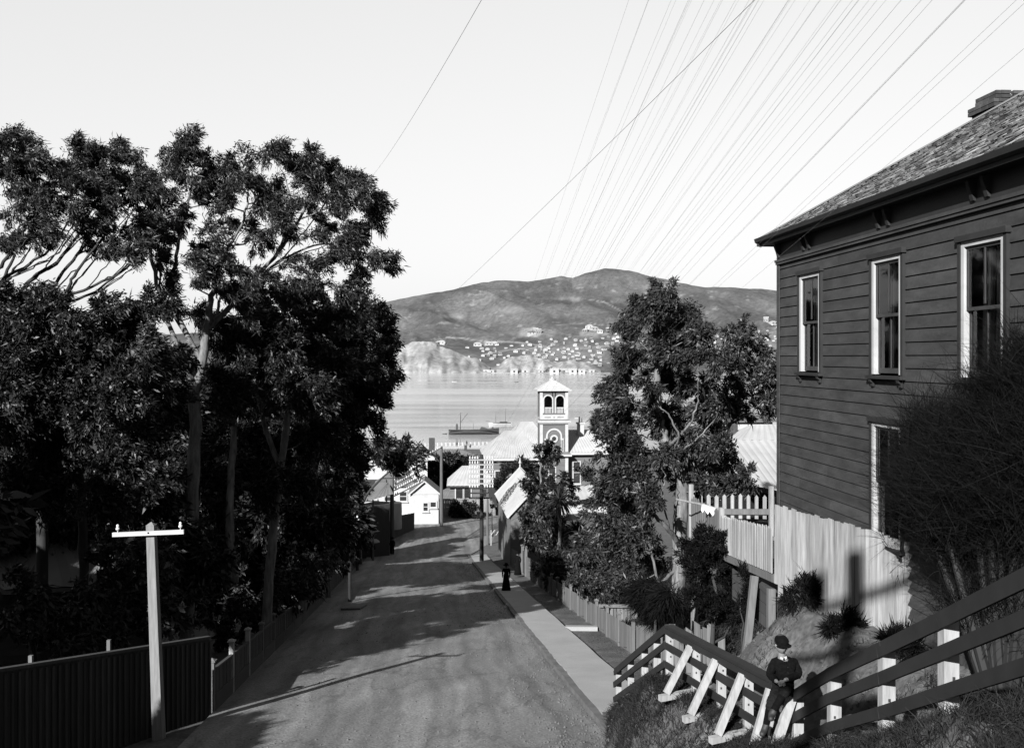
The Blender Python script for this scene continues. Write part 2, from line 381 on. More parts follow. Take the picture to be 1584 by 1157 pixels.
Zh += np.clip(Tg / .1, 0, 1) * np.clip((.4 - Tg) / .1, 0, 1) * 5 * fbm(Xh * .01, Yh * .01, 3)
Zh += np.exp(-((Tg - 1) / .03) ** 2) * 3.5 * fbm(Xh * .02, 0 * Xh, 3)
Zh = np.where(Tg < .04, np.where(Tg <= 0.0001, SEA - 3, np.maximum(Zh, SEA + 1.2)), Zh)
def hill_mat(name, lo, hi, spots, bare=False):
    m = bpy.data.materials.new(name); m.use_nodes = True; t = m.node_tree; n = t.nodes; L = t.links; b = n['Principled BSDF']
    b.inputs['Roughness'].default_value = .95; b.inputs['Specular IOR Level'].default_value = .1
    tc = n.new('ShaderNodeTexCoord')
    def nz(sc, det, s=(1, 1, 1)):
        mp = n.new('ShaderNodeMapping'); mp.inputs['Scale'].default_value = s
        no = n.new('ShaderNodeTexNoise'); no.inputs['Scale'].default_value = sc; no.inputs['Detail'].default_value = det; no.inputs['Roughness'].default_value = .6
        L.new(tc.outputs['Object'], mp.inputs[0]); L.new(mp.outputs[0], no.inputs[0]); return no.outputs[0]
    def rng_(src, a, c, lo_, hi_):
        q = n.new('ShaderNodeMapRange'); q.inputs[1].default_value = a; q.inputs[2].default_value = c; q.inputs[3].default_value = lo_; q.inputs[4].default_value = hi_
        L.new(src, q.inputs[0]); return q.outputs[0]
    def op(o_, a, c):
        k = n.new('ShaderNodeMath'); k.operation = o_; L.new(a, k.inputs[0]); L.new(c, k.inputs[1]); return k.outputs[0]
    base = rng_(nz(.006, 8), .38, .62, lo, hi)
    f = rng_(nz(.09, 5), .35, .65, .75, 1.25)
    col = op('MULTIPLY', base, f)
    sp = rng_(nz(.022, 6, (1, .5, 1.6)), .60, .68, 0, spots)
    col = op('ADD', col, sp)
    if bare:                                    # bare clay: cuttings, benched roads, streets of the town
        at = n.new('ShaderNodeAttribute'); at.attribute_name = 'bare'
        mx = n.new('ShaderNodeMix'); mx.data_type = 'FLOAT'; L.new(at.outputs['Fac'], mx.inputs[0]); L.new(col, mx.inputs[2])
        cl = rng_(nz(.05, 5), .3, .7, .08*AF, .19*AF); L.new(cl, mx.inputs[3]); col = mx.outputs[0]
    L.new(col, b.inputs['Base Color'])
    return m
M['hill'] = hill_mat('hill_scrub', .03*AF, .06*AF, .045*AF, True)
M['clay'] = hill_mat('clay_bluff', .085*AF, .18*AF, .06*AF)
hill = grid_mesh('hill', Xh, Yh, Zh, M['hill'])
hp_x, hp_y = PXg, HY - Zh / Yh * FPX
bare = np.zeros_like(PXg)
for (cx_, cy_, sx_, sy_, am) in ((822, 515, 24, 7, 1), (915, 517, 22, 6, .9), (1032, 442, 14, 9, .8), (885, 545, 70, 14, .45), (780, 570, 60, 5, .7), (860, 572, 60, 5, .6), (880, 462, 26, 4, .5), (790, 480, 30, 5, .35), (1180, 535, 60, 22, .4), (700, 489, 24, 4, .4), (975, 478, 8, 2, .8)):
    bare = np.maximum(bare, am * np.clip(1.6 * np.exp(-((hp_x - cx_) / sx_) ** 2 - ((hp_y - cy_) / sy_) ** 2) + 1.0 * fbm(hp_x * .08, hp_y * .12, 3) - .35, 0, 1))
def line_mask(pts, wd):
    d = np.full(PXg.shape, 99.)
    for (x0, y0), (x1, y1) in zip(pts[:-1], pts[1:]):
        L2 = (x1 - x0) ** 2 + (y1 - y0) ** 2; t = np.clip(((hp_x - x0) * (x1 - x0) + (hp_y - y0) * (y1 - y0)) / L2, 0, 1)
        d = np.minimum(d, np.hypot(hp_x - x0 - t * (x1 - x0), (hp_y - y0 - t * (y1 - y0)) * 1.3))
    return np.clip(1.3 - d / wd, 0, 1)
for pts, wd, am in (([(690, 522), (720, 524), (745, 528), (790, 529), (815, 531), (850, 538)], 1.5, .9), ([(745, 549), (790, 541), (830, 538), (880, 541), (940, 535)], 1.5, .8), ([(905, 463), (935, 467), (955, 478), (968, 486)], 1.1, .6), ([(860, 503), (905, 500), (960, 506)], 1.0, .5), ([(592, 556), (604, 547), (640, 529), (690, 533)], 2, .5)):
    bare = np.maximum(bare, am * line_mask(pts, wd))
at = hill.data.attributes.new('bare', 'FLOAT', 'POINT'); at.data.foreach_set('value', bare.ravel().astype(np.float32))
def hz_at(px, t):   # point on the hill sheet
    i = int(np.argmin(np.abs(pxs - px))); j = int(np.argmin(np.abs(tt - t)))
    return Vector((Xh[j, i], Yh[j, i], Zh[j, i]))
# pale clay bluff at the water's edge and smaller cuttings
def bluff(name, outline_top, base_py, Y, depth, seed):
    px0, px1 = outline_top[0][0], outline_top[-1][0]
    n = 60; m = 22
    a = np.linspace(px0, px1, n); top = np.interp(a, [p[0] for p in outline_top], [p[1] for p in outline_top]); top = top + fbm(a * .11 + seed, 0 * a, 4) * 3.2
    s = np.linspace(0, 1, m)
    A, S = np.meshgrid(a, s); T = np.tile(top, (m, 1))
    Yv = Y + depth * S + 26 * fbm(A * .10 + seed, S * 2.5, 5) + 9 * np.abs(fbm(A * .35 + seed + S * 2, S * 4, 4)); PY = base_py + (T - base_py) * np.minimum(S * 1.25, 1) ** .75
    Z = -(PY - HY) / FPX * (Y + depth * S); Z[0, :] -= 3
    back = S > .85
    Z = np.where(back, Z - (S - .85) * 60, Z)
    return grid_mesh(name, (A - CX) / FPX * Yv, Yv, Z, M['clay'])
bluff('bluff', [(592, 560), (603, 548), (618, 538), (634, 531), (655, 528), (672, 531), (690, 538), (706, 545), (722, 552), (742, 557), (758, 566)], 578, 2070, 190, 1)
bluff('bluff', [(768, 566), (782, 557), (800, 551), (820, 550), (842, 556), (860, 560), (884, 557), (915, 562), (930, 570)], 577, 2095, 90, 9)
# ------------------------------------------------------------------ fences
def lerp(a, b, t): return a + (b - a) * t
def pales(mb, a, b, z0, z1, bw, gap, th=.022, point=0, jit=.0, tilt=0, off=0):
    """upright boards from a=(x,y) to b; z0,z1 = (bottom,top) at each end, or 'h' bottoms to reach into the ground"""
    a, b = Vector((a[0], a[1], 0)), Vector((b[0], b[1], 0)); d = b - a; L = d.length; e = d.normalized(); nrm = Vector((-e.y, e.x, 0))
    n = max(1, int(L / (bw + gap)))
    for i in range(n):
        t = (i + .5) / n; c = a + d * t + nrm * (off + random.uniform(-.006, .006))
        zb = lerp(z0[0], z1[0], t); zt = lerp(z0[1], z1[1], t) + random.uniform(-jit, jit)
        wv = bw / 2 * random.uniform(.88, 1.02) if gap else bw / 2 * .985
        sh = e * random.uniform(-tilt, tilt)
        A, B = c - e * wv, c + e * wv; up = Vector((0, 0, 1))
        if point:
            poly = [A + up * zb, B + up * zb, B + sh + up * (zt - point), c + sh + up * zt, A + sh + up * (zt - point)]
        else:
            poly = [A + up * zb, B + up * zb, B + sh + up * (zt + random.uniform(-jit, jit) * .4), A + sh + up * zt]
        mb.prism([p - nrm * th / 2 for p in poly], nrm * th)
def capped_post(mb, x, y, z0, z1, w=.11, cap=True):
    mb.box(x - w/2, x + w/2, y - w/2, y + w/2, z0, z1)
    if cap:
        mb.box(x - w*.8, x + w*.8, y - w*.8, y + w*.8, z1 + .002, z1 + .04)
        q = w * .62; mb.add([(x-q, y-q, z1+.042), (x+q, y-q, z1+.042), (x+q, y+q, z1+.042), (x-q, y+q, z1+.042), (x, y, z1 + .1)], [(3, 2, 1, 0), (0, 1, 4), (1, 2, 4), (2, 3, 4), (3, 0, 4)])

# tall dark board fence at the lower left, running back from the street
A = Vector((-8.0, 25.6, 0)); B = Vector((-11.3, 19.0, 0)); dF = (B - A)
f = thing('board_fence', 'tall dark board fence with cap rail in shade behind the short pole', 'fence', (A.x, A.y, zr(A.y)))
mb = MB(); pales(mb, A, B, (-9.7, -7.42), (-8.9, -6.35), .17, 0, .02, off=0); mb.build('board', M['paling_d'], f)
mb = MB()
for k in range(46):
    t = k / 45; p = A + dF * t; nn = Vector((-dF.y, dF.x, 0)).normalized() * -1
    p = p + Vector((.02, -.01, 0)) ; mb.box8((p.x + .018, p.y - .008, lerp(-8.5, -7.55, t)), (.012, .025, 0), (.012, -.006, 0), (0, 0, lerp(1.02, 1.15, t)))
mb.build('batten', M['paling_d'], f)
mb = MB(); mb.bar(A + Vector((0, 0, -7.38)), B + Vector((0, 0, -6.31)), .14, .07); mb.build('cap_rail', M['paling_d'], f)
for t, hh in ((.42, .32), (.7, .22), (.88, .3)):
    mb = MB(); p = A + dF * t; mb.box(p.x - .16, p.x - .08, p.y + .0, p.y + .08, -9, lerp(-7.42, -6.35, t) + hh); mb.build('post', M['paling_m'], f)

# low fence with plinth and capped posts along the left footpath
f = thing('garden_fence', 'low panelled fence on a plinth with square capped posts along the left footpath', 'fence', (xl(26), 26, zr(26)))
ys = list(np.linspace(26.0, 54.8, 12)); plm = MB(); pnm = MB(); rlm = MB()
for i, y in enumerate(ys):
    x = float(xl(y)); z = float(zr(y)); mb = MB(); capped_post(mb, x - .02, y, z - .2, z + 1.28 + (.25 if i in (1, 2) else .1), .13); 
    mb.build('post', M['weath'] if i in (1, 2) else M['paling_m'], f)
    if i < len(ys) - 1:
        y2 = ys[i+1]; x2 = float(xl(y2)); z2 = float(zr(y2))
        plm.bar((x, y + .08, z + .17), (x2, y2 - .08, z2 + .17), .1, .62)
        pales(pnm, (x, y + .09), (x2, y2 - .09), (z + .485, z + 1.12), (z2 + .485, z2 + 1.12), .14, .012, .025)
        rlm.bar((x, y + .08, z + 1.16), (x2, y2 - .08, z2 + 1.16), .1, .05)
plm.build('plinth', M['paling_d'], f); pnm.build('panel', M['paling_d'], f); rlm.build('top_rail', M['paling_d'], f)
# picket gate between the two left fences
gx0, gy0 = float(xl(54.8)), 54.8
f = thing('picket_gate', 'small dark picket gate set back between two left hand fences', 'gate', (gx0, 55.3, zr(55.3)))
mb = MB(); pales(mb, (gx0 - 2.3, 56.5), (gx0 - .2, 56.2), (-13.9, -12.3), (-13.9, -12.3), .05, .07, .02, point=.05); mb.build('picket', M['paling_m'], f)
mb = MB(); mb.bar((gx0 - 2.35, 56.53, -12.6), (gx0 - .15, 56.23, -12.6), .04, .08); mb.bar((gx0 - 2.35, 56.53, -13.6), (gx0 - .15, 56.23, -13.6), .04, .08); mb.build('rail', M['paling_d'], f)
mb = MB(); capped_post(mb, gx0 + .02, 56.2, -14.2, -12.0, .16); mb.build('post', M['paling_m'], f)
# taller continuing fence
f = thing('board_fence', 'close boarded grey fence beyond the picket gate on the left footpath', 'fence', (xl(57), 57, zr(57)))
mb = MB(); pl = MB(); yy = list(np.linspace(57, 86, 13))
for i in range(12):
    y, y2 = yy[i], yy[i+1]; pales(mb, (xl(y) + .1, y), (xl(y2) + .1, y2), (zr(y) + .3, zr(y) + 1.55), (zr(y2) + .3, zr(y2) + 1.55), .15, 0, .025)
    pl.bar((xl(y) + .1, y, zr(y) + .13), (xl(y2) + .1, y2, zr(y2) + .13), .1, .34)
mb.build('board', M['paling_d'], f); pl.build('plinth', M['paling_m'], f)
f = thing('board_fence', 'dark board fence before the white houses at the bottom left of the street', 'fence', (-14, 97, zr(97)))
mb = MB(); pts = [(-14.6, 88), (-14.8, 98), (-13.4, 112), (-12.2, 121)]
for (a, b) in zip(pts[:-1], pts[1:]): pales(mb, a, b, (zr(a[1]) - .2, zr(a[1]) + 2.6), (zr(b[1]) - .2, zr(b[1]) + 2.2), .22, 0, .03, jit=.02)
mb.build('board', M['paling_d'], f)
f = thing('board_fence', 'wide grey board fence closing the foot of the street, below the hip roofed cottage', 'fence', (-6.5, 141, zr(141)))
mb = MB(); pales(mb, (-11.2, 139.5), (-2.4, 141.5), (zr(140) - .3, -20.45), (zr(141) - .3, -20.25), .24, .01, .03, jit=.03); mb.build('board', M['paling'], f)
mb = MB(); mb.bar((-11.2, 139.4, -20.6), (-2.4, 141.4, -20.4), .1, .12); mb.build('rail', M['paling'], f)

# right hand low fence beside the verge
xr_ = lambda y: float(xk(y)) + 3.2
f = thing('garden_fence', 'low weathered paling fence with capped posts along the right hand verge', 'fence', (xr_(36), 36, zr(36)))
mb = MB(); rl = MB(); ys = list(np.linspace(35.5, 63, 12))
for i, y in enumerate(ys):
    x = xr_(y); z = float(zr(y)); m2 = MB(); capped_post(m2, x, y, z - .2, z + 1.25, .13, cap=(i > 0)); m2.build('post', M['paling_m'], f)
    if i < len(ys) - 1:
        y2 = ys[i+1]; x2 = xr_(y2); z2 = float(zr(y2))
        pales(mb, (x, y + .08), (x2, y2 - .08), (z + .05, z + 1.02), (z2 + .05, z2 + 1.02), .125, .012, .022, jit=.015)
        rl.bar((x + .03, y + .08, z + .8), (x2 + .03, y2 - .08, z2 + .8), .04, .08)
mb.build('paling', M['paling_m'], f); rl.build('rail', M['paling_m'], f)
f = thing('cross_fence', 'short board fence with a top rail dividing two gardens behind the right verge', 'fence', (4.4, 44, zr(44)))
mb = MB(); pales(mb, (4.0, 44.3), (5.7, 44.0), (-12.2, -11.35), (-12.2, -11.3), .14, .01, .02); mb.build('board', M['paling_m'], f)
mb = MB(); mb.bar((3.95, 44.2, -11.3), (5.75, 43.9, -11.25), .1, .14); mb.build('top_rail', M['paling_m'], f)
f = thing('paling_fence', 'rough old palings of uneven height behind the corner of the stair handrail', 'fence', (4.3, 33, zr(33)))
mb = MB(); pales(mb, (4.5, 35.2), (4.9, 33.2), (-11.3, -9.75), (-11.0, -9.15), .19, .015, .022, jit=.05, tilt=.03)
pales(mb, (4.9, 33.2), (6.6, 31.6), (-11.0, -9.1), (-10.6, -8.75), .2, .03, .022, jit=.16, tilt=.06); mb.build('paling', M['paling_m'], f)
f = thing('paling_fence', 'leaning loose grey boards in the scrub below the picket yard', 'fence', (4.4, 26, -9))
mb = MB(); pales(mb, (4.0, 27.2), (5.6, 25.2), (-9.8, -7.55), (-9.2, -7.2), .22, .14, .022, jit=.25, tilt=.12); mb.build('paling', M['paling_m'], f)

# the lit paling fence in front of the house
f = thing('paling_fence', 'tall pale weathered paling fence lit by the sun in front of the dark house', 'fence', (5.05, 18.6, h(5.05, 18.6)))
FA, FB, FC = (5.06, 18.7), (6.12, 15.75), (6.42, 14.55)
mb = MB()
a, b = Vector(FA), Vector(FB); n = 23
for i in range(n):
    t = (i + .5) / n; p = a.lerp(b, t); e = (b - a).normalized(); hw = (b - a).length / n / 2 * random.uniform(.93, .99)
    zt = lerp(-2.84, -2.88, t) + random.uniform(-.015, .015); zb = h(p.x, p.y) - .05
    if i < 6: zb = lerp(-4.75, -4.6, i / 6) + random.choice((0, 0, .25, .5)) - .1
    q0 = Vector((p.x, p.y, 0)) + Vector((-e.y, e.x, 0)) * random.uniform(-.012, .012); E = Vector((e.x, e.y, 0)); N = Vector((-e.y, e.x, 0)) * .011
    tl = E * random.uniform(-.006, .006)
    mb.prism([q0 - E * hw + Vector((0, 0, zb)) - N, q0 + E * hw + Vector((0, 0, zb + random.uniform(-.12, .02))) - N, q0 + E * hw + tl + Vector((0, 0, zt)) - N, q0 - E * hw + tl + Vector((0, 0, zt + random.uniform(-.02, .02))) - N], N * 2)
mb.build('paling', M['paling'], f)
mb = MB(); pales(mb, FB, FC, (-4.75, -2.9), (-4.75, -2.93), .13, .004, .022, jit=.015); mb.build('return_paling', M['paling'], f)
mb = MB(); mb.box(FC[0] - .03, FC[0] + .11, FC[1] - .14, FC[1], -4.9, -2.75); mb.build('post', M['paling_m'], f)
mb = MB(); mb.bar((FA[0] + .06, FA[1], -3.2), (FB[0] + .06, FB[1], -3.25), .05, .09); mb.bar((FA[0] + .06, FA[1], -4.2), (FB[0] + .06, FB[1], -4.2), .05, .09); mb.build('rail', M['paling_m'], f)
# picket yard on stilts
f = thing('picket_fence', 'white picket fence of a small raised yard at the corner of the house, on stilts', 'fence', (4.9, 22, h(4.9, 22)))
mb = MB(); pales(mb, (4.93, 22.9), (5.04, 18.75), (-4.58, -3.72), (-4.17, -3.27), .075, .05, .02, point=.05, jit=.012); mb.build('near_picket', M['paling'], f)
mb = MB(); pales(mb, (4.66, 25.2), (4.93, 23.0), (-4.72, -3.6), (-4.6, -3.68), .13, .02, .02, point=.05, jit=.05); mb.build('side_picket', M['paling_m'], f)
mb = MB(); pales(mb, (4.75, 26.0), (7.1, 25.2), (-4.3, -3.66), (-4.2, -3.55), .1, .1, .02, point=.06, jit=.02); mb.build('far_picket', M['paling'], f)
mb = MB(); mb.bar((5.0, 22.9, -4.68), (5.1, 18.75, -4.27), .1, .16); mb.bar((4.97, 22.9, -3.95), (5.07, 18.75, -3.5), .04, .07); mb.build('rail', M['paling_m'], f)
mb = MB(); mb.bar((4.75, 25.96, -4.12), (7.1, 25.16, -4.0), .06, .14); mb.build('far_rail', M['paling_m'], f)
for (x, y, z, s) in ((4.66, 25.25, -3.3, 0), (6.75, 25.25, -3.35, 0), (4.96, 22.95, -3.55, 0)):
    mb = MB(); mb.box(x - .055, x + .055, y - .055, y + .055, -4.8, z); mb.build('post', M['paling'], f)
for (x0, y0, x1, y1) in ((5.0, 20.0, 4.72, 19.7), (5.05, 18.9, 5.02, 18.8)):
    mb = MB(); mb.bar((x1, y1, h(x1, y1) - .3), (x0, y0, -4.5), .14, .14, (0, 1, 0)); mb.build('stilt', M['paling_m'], f)
mb = MB(); mb.box(5.1, 7.4, 18.9, 25.9, -4.75, -4.66); mb.build('deck', M['paling_d'], f)
mb = MB()
for k in range(3): mb.bar((5.12, 22.5, -5.0 - .24 * k), (5.16, 18.9, -4.85 - .24 * k), .025, .22)
mb.build('skirt_board', M['paling_d'], f)
# clothes prop with a cloth hung over it
f = thing('clothes_prop', 'thin pole sticking out over the picket fence corner', 'pole', P(1112, 787, 23.5))
mb = MB(); mb.tube([P(1046, 772, 24.2), P(1080, 779, 23.8), P(1113, 788, 23.4)], [.022, .026, .03], 6); mb.build('pole', M['pole_l'], f)
mb = MB(); c0 = P(1087, 781, 23.62); c1 = P(1108, 788, 23.4); vs = []
for i in range(9):
    q = c0.lerp(c1, i / 8); s = .13 + .05 * math.sin(i * 2.1)
    vs += [q + Vector((-.05, -.05, -s)), q + Vector((-.03, -.035, .02)), q + Vector((.02, .03, .03)), q + Vector((.03, .06, -s * .7))]
mb.add(vs, [(4*i + k, 4*i + k + 1, 4*i + 5 + k, 4*i + 4 + k) for i in range(8) for k in range(3)])
o = mb.build('cloth', M['cloth_w']); tag(o, 'small white cloth hung over the thin pole by the pickets', 'cloth')

# ------------------------------------------------------------------ handrails of the stepped path
def handrail(name, label, pts, posts, skip_top=()):
    f = thing(name, label, 'handrail', (pts[0][0], pts[0][1], h(pts[0][0], pts[0][1])))
    pts = [Vector(p) for p in pts]
    for i in range(len(pts) - 1):
        a, b = pts[i], pts[i+1]; d = (b - a).normalized(); s = Vector((-d.y, d.x, 0)).normalized(); s = s if s.x < 0 else -s
        ex = d * .05
        mb = MB(); mb.bar(a - ex, b + ex, .17, .055); mb.build('top_rail', M['rail'], f)
        for k, dz in enumerate((-.36, -.72)):
            o_ = s * .085 + Vector((0, 0, dz)); mb = MB(); mb.bar(a + o_ - ex, b + o_ + ex, .035, .125); mb.build('side_rail', M['rail'], f)
        mb = MB(); mb.bar(a + s * .085 + Vector((0, 0, -.085)), b + s * .085 + Vector((0, 0, -.085)), .03, .1); mb.build('under_rail', M['rail'], f)
    for (x, y, z) in posts:
        mb = MB(); zb = min(h(x, y), z - 1.05) - .35
        mb.box(x - .068, x + .068, y - .068, y + .068, zb, z - .03)
        pm = mb.build('post', M['weath'], f)
        for dz in (-.27, -.56, -.94):
            b_ = MB(); b_.box8((x + random.uniform(-.02, .02), y - .07, z + dz), (.012, 0, 0), (0, .004, 0), (0, 0, .016)); b_.build('bolt', M['iron_k'], f)
    return f
def on(pts, t):
    i = int(t); i = min(i, len(pts) - 2); return Vector(pts[i]).lerp(Vector(pts[i+1]), t - i)
RL = [(2.55, 23.4, -7.52), (3.0, 18.5, -5.12), (3.82, 13.95, -4.66)]
hr = handrail('stair_railing', 'lower stair railing with white posts and raking braces, ending where the boy sits', RL, [on(RL, t) for t in (.02, .3, .58, .8, 1.0, 1.3, 1.55, 1.78, 1.97)])
for t, (bx, bz, by) in ((1.3, (-.56, -.86, -.25)), (1.55, (-.55, -.92, -.25)), (1.78, (-.52, -.95, -.25)), (1.99, (-.42, -.95, -.25))):
    p = on(RL, t); e = p + Vector((bx, by, bz))
    mb = MB(); mb.bar(p + Vector((-.1, -.05, -.1)), e, .11, .085, (0, 1, 0)); mb.build('raking_brace', M['weath'], hr)
    if t < 1.9:
        mb = MB(); mb.bar(e + Vector((-.12, -.02, -.08)), Vector((p.x + .1, p.y, e.z - .03)), .1, .1); mb.build('sill_beam', M['weath'], hr)
RR = [(3.98, 13.55, -4.69), (4.02, 12.1, -3.9), (3.94, 10.2, -3.02), (3.96, 8.8, -2.33), (3.9, 6.6, -1.28)]
hr2 = handrail('stair_railing', 'upper stair railing rising to the right edge in front of the dark house', RR, [on(RR, t) for t in (0.02, 1, 2, 3, 3.75)])
p = on(RR, .05); mb = MB(); mb.bar(p + Vector((-.1, -.03, -.06)), p + Vector((-.62, -.4, -1.15)), .12, .09, (0, 1, 0)); mb.build('raking_brace', M['weath'], hr2)
# timber steps of the path
st = thing('timber_steps', 'timber edged steps of the path between the railing and the bank', 'steps', (3.6, 14, h(3.6, 14)))
for k in range(14):
    y = 23 - k * .36; xr0 = np.interp(y, [13.8, 18.5, 23.4], [3.95, 3.05, 2.6]); mb = MB()
    mb.box(xr0 + .1, xr0 + 1.0, y - .03, y + .03, h(xr0 + .5, y) - .1, h(xr0 + .5, y) + .12); mb.build('riser', M['paling_m'], st)
for k in range(20):
    y = 13.2 - k * .34; xr0 = np.interp(y, [6, 10, 13.8], [3.95, 4.0, 3.95]); mb = MB()
    mb.box(xr0 + .1, xr0 + 1.0, y - .03, y + .03, h(xr0 + .5, y) - .1, h(xr0 + .5, y) + .1); mb.build('riser', M['paling_m'], st)
# ------------------------------------------------------------------ the dark weatherboard house on the right
HA = Vector((5.8, 21.0, 0)); HL, HD = 13.5, 9.0
house = thing('weatherboard_house', 'dark weatherboard house with shingled hip roof and tall pale framed sash windows', 'house', HA, math.atan2(-1, .08))
Z0, Z1 = -4.1, 2.42
WIN = [(1.8, -.28, 1.66), (5.07, -.28, 1.66), (7.87, -.28, 1.62), (11.0, -.28, 1.62), (5.07, -3.05, -1.08), (7.87, -3.05, -1.08), (11.0, -3.05, -1.08)]
WW = .52
mb = MB(); pitch = .207; nrow = int((2.06 - Z0) / pitch) + 1
for r in range(nrow):
    za = Z0 + r * pitch; zb = min(za + pitch + .012, 2.08)
    cuts = [(0, HL)]
    for (wx, b, t) in WIN:
        if zb > b - .02 and za < t + .0:
            nc = []
            for (p, q) in cuts:
                if wx - WW > q or wx + WW < p: nc.append((p, q))
                else: nc += [(p, wx - WW), (wx + WW, q)]
            cuts = nc
    for (p, q) in cuts:
        # split long boards at a random butt joint
        segs = [(p, q)]
        if q - p > 4: m_ = random.uniform(p + 1, q - 1); segs = [(p, m_ - .002), (m_ + .002, q)]
        for (s0, s1) in segs:
            o0, o1 = -.034, -.010
            mb.add([(s0, o0, za), (s1, o0, za), (s1, o1 - .004, zb - .03), (s0, o1 - .004, zb - .03), (s1, o1 + .012, zb), (s0, o1 + .012, zb), (s0, .0, za), (s1, .0, za)],
                   [(0, 1, 2, 3), (3, 2, 4, 5), (6, 7, 1, 0), (0, 3, 6), (1, 7, 2)])
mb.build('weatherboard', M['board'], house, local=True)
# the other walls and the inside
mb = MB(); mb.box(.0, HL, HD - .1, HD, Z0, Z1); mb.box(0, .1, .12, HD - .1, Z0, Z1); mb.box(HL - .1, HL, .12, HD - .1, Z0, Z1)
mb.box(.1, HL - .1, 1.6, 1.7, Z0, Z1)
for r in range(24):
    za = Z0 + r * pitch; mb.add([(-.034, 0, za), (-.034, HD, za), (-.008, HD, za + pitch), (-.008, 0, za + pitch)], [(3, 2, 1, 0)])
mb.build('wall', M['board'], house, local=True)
mb = MB(); mb.box(-.05, .1, -.055, -.036, Z0, 2.06); mb.box(-.055, -.036, -.035, .12, Z0, 2.06); mb.build('corner_board', M['board'], house, local=True)
mb = MB(); mb.box(-.03, HL, -.06, .01, 2.08, 2.44); mb.build('frieze', M['trim_d'], house, local=True)
mb = MB(); mb.box(-.06, HL, -.10, -.062, 2.05, 2.10); mb.box(-.05, HL, -.08, -.035, 2.0, 2.047); mb.build('moulding', M['board'], house, local=True)
for bx in (.14, 1.55, 1.85, 4.85, 5.2, 7.7, 8.05, 11, 11.35):
    mb = MB(); mb.prism([(bx - .04, -.062, 2.14), (bx - .04, -.10, 2.15), (bx - .04, -.13, 2.26), (bx - .04, -.17, 2.36), (bx - .04, -.18, 2.43), (bx - .04, -.062, 2.43)], (.08, 0, 0)); mb.build('eave_bracket', M['trim_d'], house, local=True)
OV = .30
mb = MB(); mb.box(-OV + .02, HL, -OV + .02, -.062, 2.445, 2.475); mb.box(-OV + .02, -.03, -.062, HD, 2.445, 2.475); mb.build('soffit', M['trim_d'], house, local=True)
mb = MB()
for prof in ([(-OV - .05, 2.49), (-OV - .12, 2.52), (-OV - .14, 2.60), (-OV - .10, 2.60), (-OV - .02, 2.5)], [(-OV + .016, 2.43), (-OV - .03, 2.43), (-OV - .03, 2.56), (-OV + .016, 2.56)]):
    mb.prism([(-OV - .1, y, z) for y, z in prof], (HL + OV + .1, 0, 0)); mb.prism([(y, -OV - .1, z) for y, z in prof][::-1], (0, HD + OV, 0))
mb.build('gutter', M['trim_d'], house, local=True)
# roof: hip of 33 degrees with individual shingles
RP = 31.5; TA = math.tan(R(RP)); RIDY = HD / 2; EZ = 2.56
rl = RIDY + OV
mb = MB(); mb.face([(-OV, -OV, EZ), (HL, -OV, EZ), (HL, RIDY, EZ + rl * TA), (RIDY, RIDY, EZ + rl * TA)])
mb.face([(-OV, HD + OV, EZ), (-OV, -OV, EZ), (RIDY, RIDY, EZ + rl * TA)]); mb.face([(HL, HD + OV, EZ), (-OV, HD + OV, EZ), (RIDY, RIDY, EZ + rl * TA), (HL, RIDY, EZ + rl * TA)])
roof = mb.build('roof', M['shingle'], house, local=True)
mb = MB(); cs, sn = math.cos(R(RP)), math.sin(R(RP)); row = .17; nr = int(rl / cs / row)
for r in range(nr + 1):
    d0 = r * row; y0 = -OV - .05 + d0 * cs; zz = EZ + d0 * sn + .006
    x = max(-OV + d0 * cs - .06, -OV - .06) - random.uniform(0, .06)
    while x < HL:
        wd = random.uniform(.08, .2); j = random.uniform(-.03, .03); lift = random.uniform(.018, .05)
        ya = y0 + j * cs; za = zz + j * sn + lift * cs; yb = y0 + (row * 1.35) * cs; zb = zz + row * 1.35 * sn + .008
        g = .006
        if x + wd > -OV + d0 * cs - .05:
            mb.add([(x + g, ya - lift * sn, za), (x + wd - g, ya - lift * sn, za), (x + wd - g, yb, zb), (x + g, yb, zb), (x + g, ya, za - lift), (x + wd - g, ya, za - lift)], [(0, 1, 2, 3), (4, 5, 1, 0)])
        x += wd
mb.build('shingle_course', M['shingle'], house, local=True)
mb = MB()   # end hip slope, coarser
for r in range(nr + 1):
    d0 = r * row; x0 = -OV - .05 + d0 * cs; zz = EZ + d0 * sn + .006; y = -OV + d0 * cs
    while y < HD + OV - d0 * cs:
        wd = random.uniform(.09, .18)
        mb.add([(x0, y, zz + .02), (x0, y + wd - .01, zz + .02), (x0 + .17 * cs, y + wd - .01, zz + .17 * sn), (x0 + .17 * cs, y, zz + .17 * sn)], [(3, 2, 1, 0)]); y += wd
mb.build('shingle_course', M['shingle'], house, local=True)
mb = MB(); mb.bar((-OV, -OV, EZ + .05), (RIDY, RIDY, EZ + rl * TA + .05), .2, .03); mb.bar((RIDY, RIDY, EZ + rl * TA + .06), (HL, RIDY, EZ + rl * TA + .06), .2, .03); mb.build('ridge_cap', M['iron_d'], house, local=True)
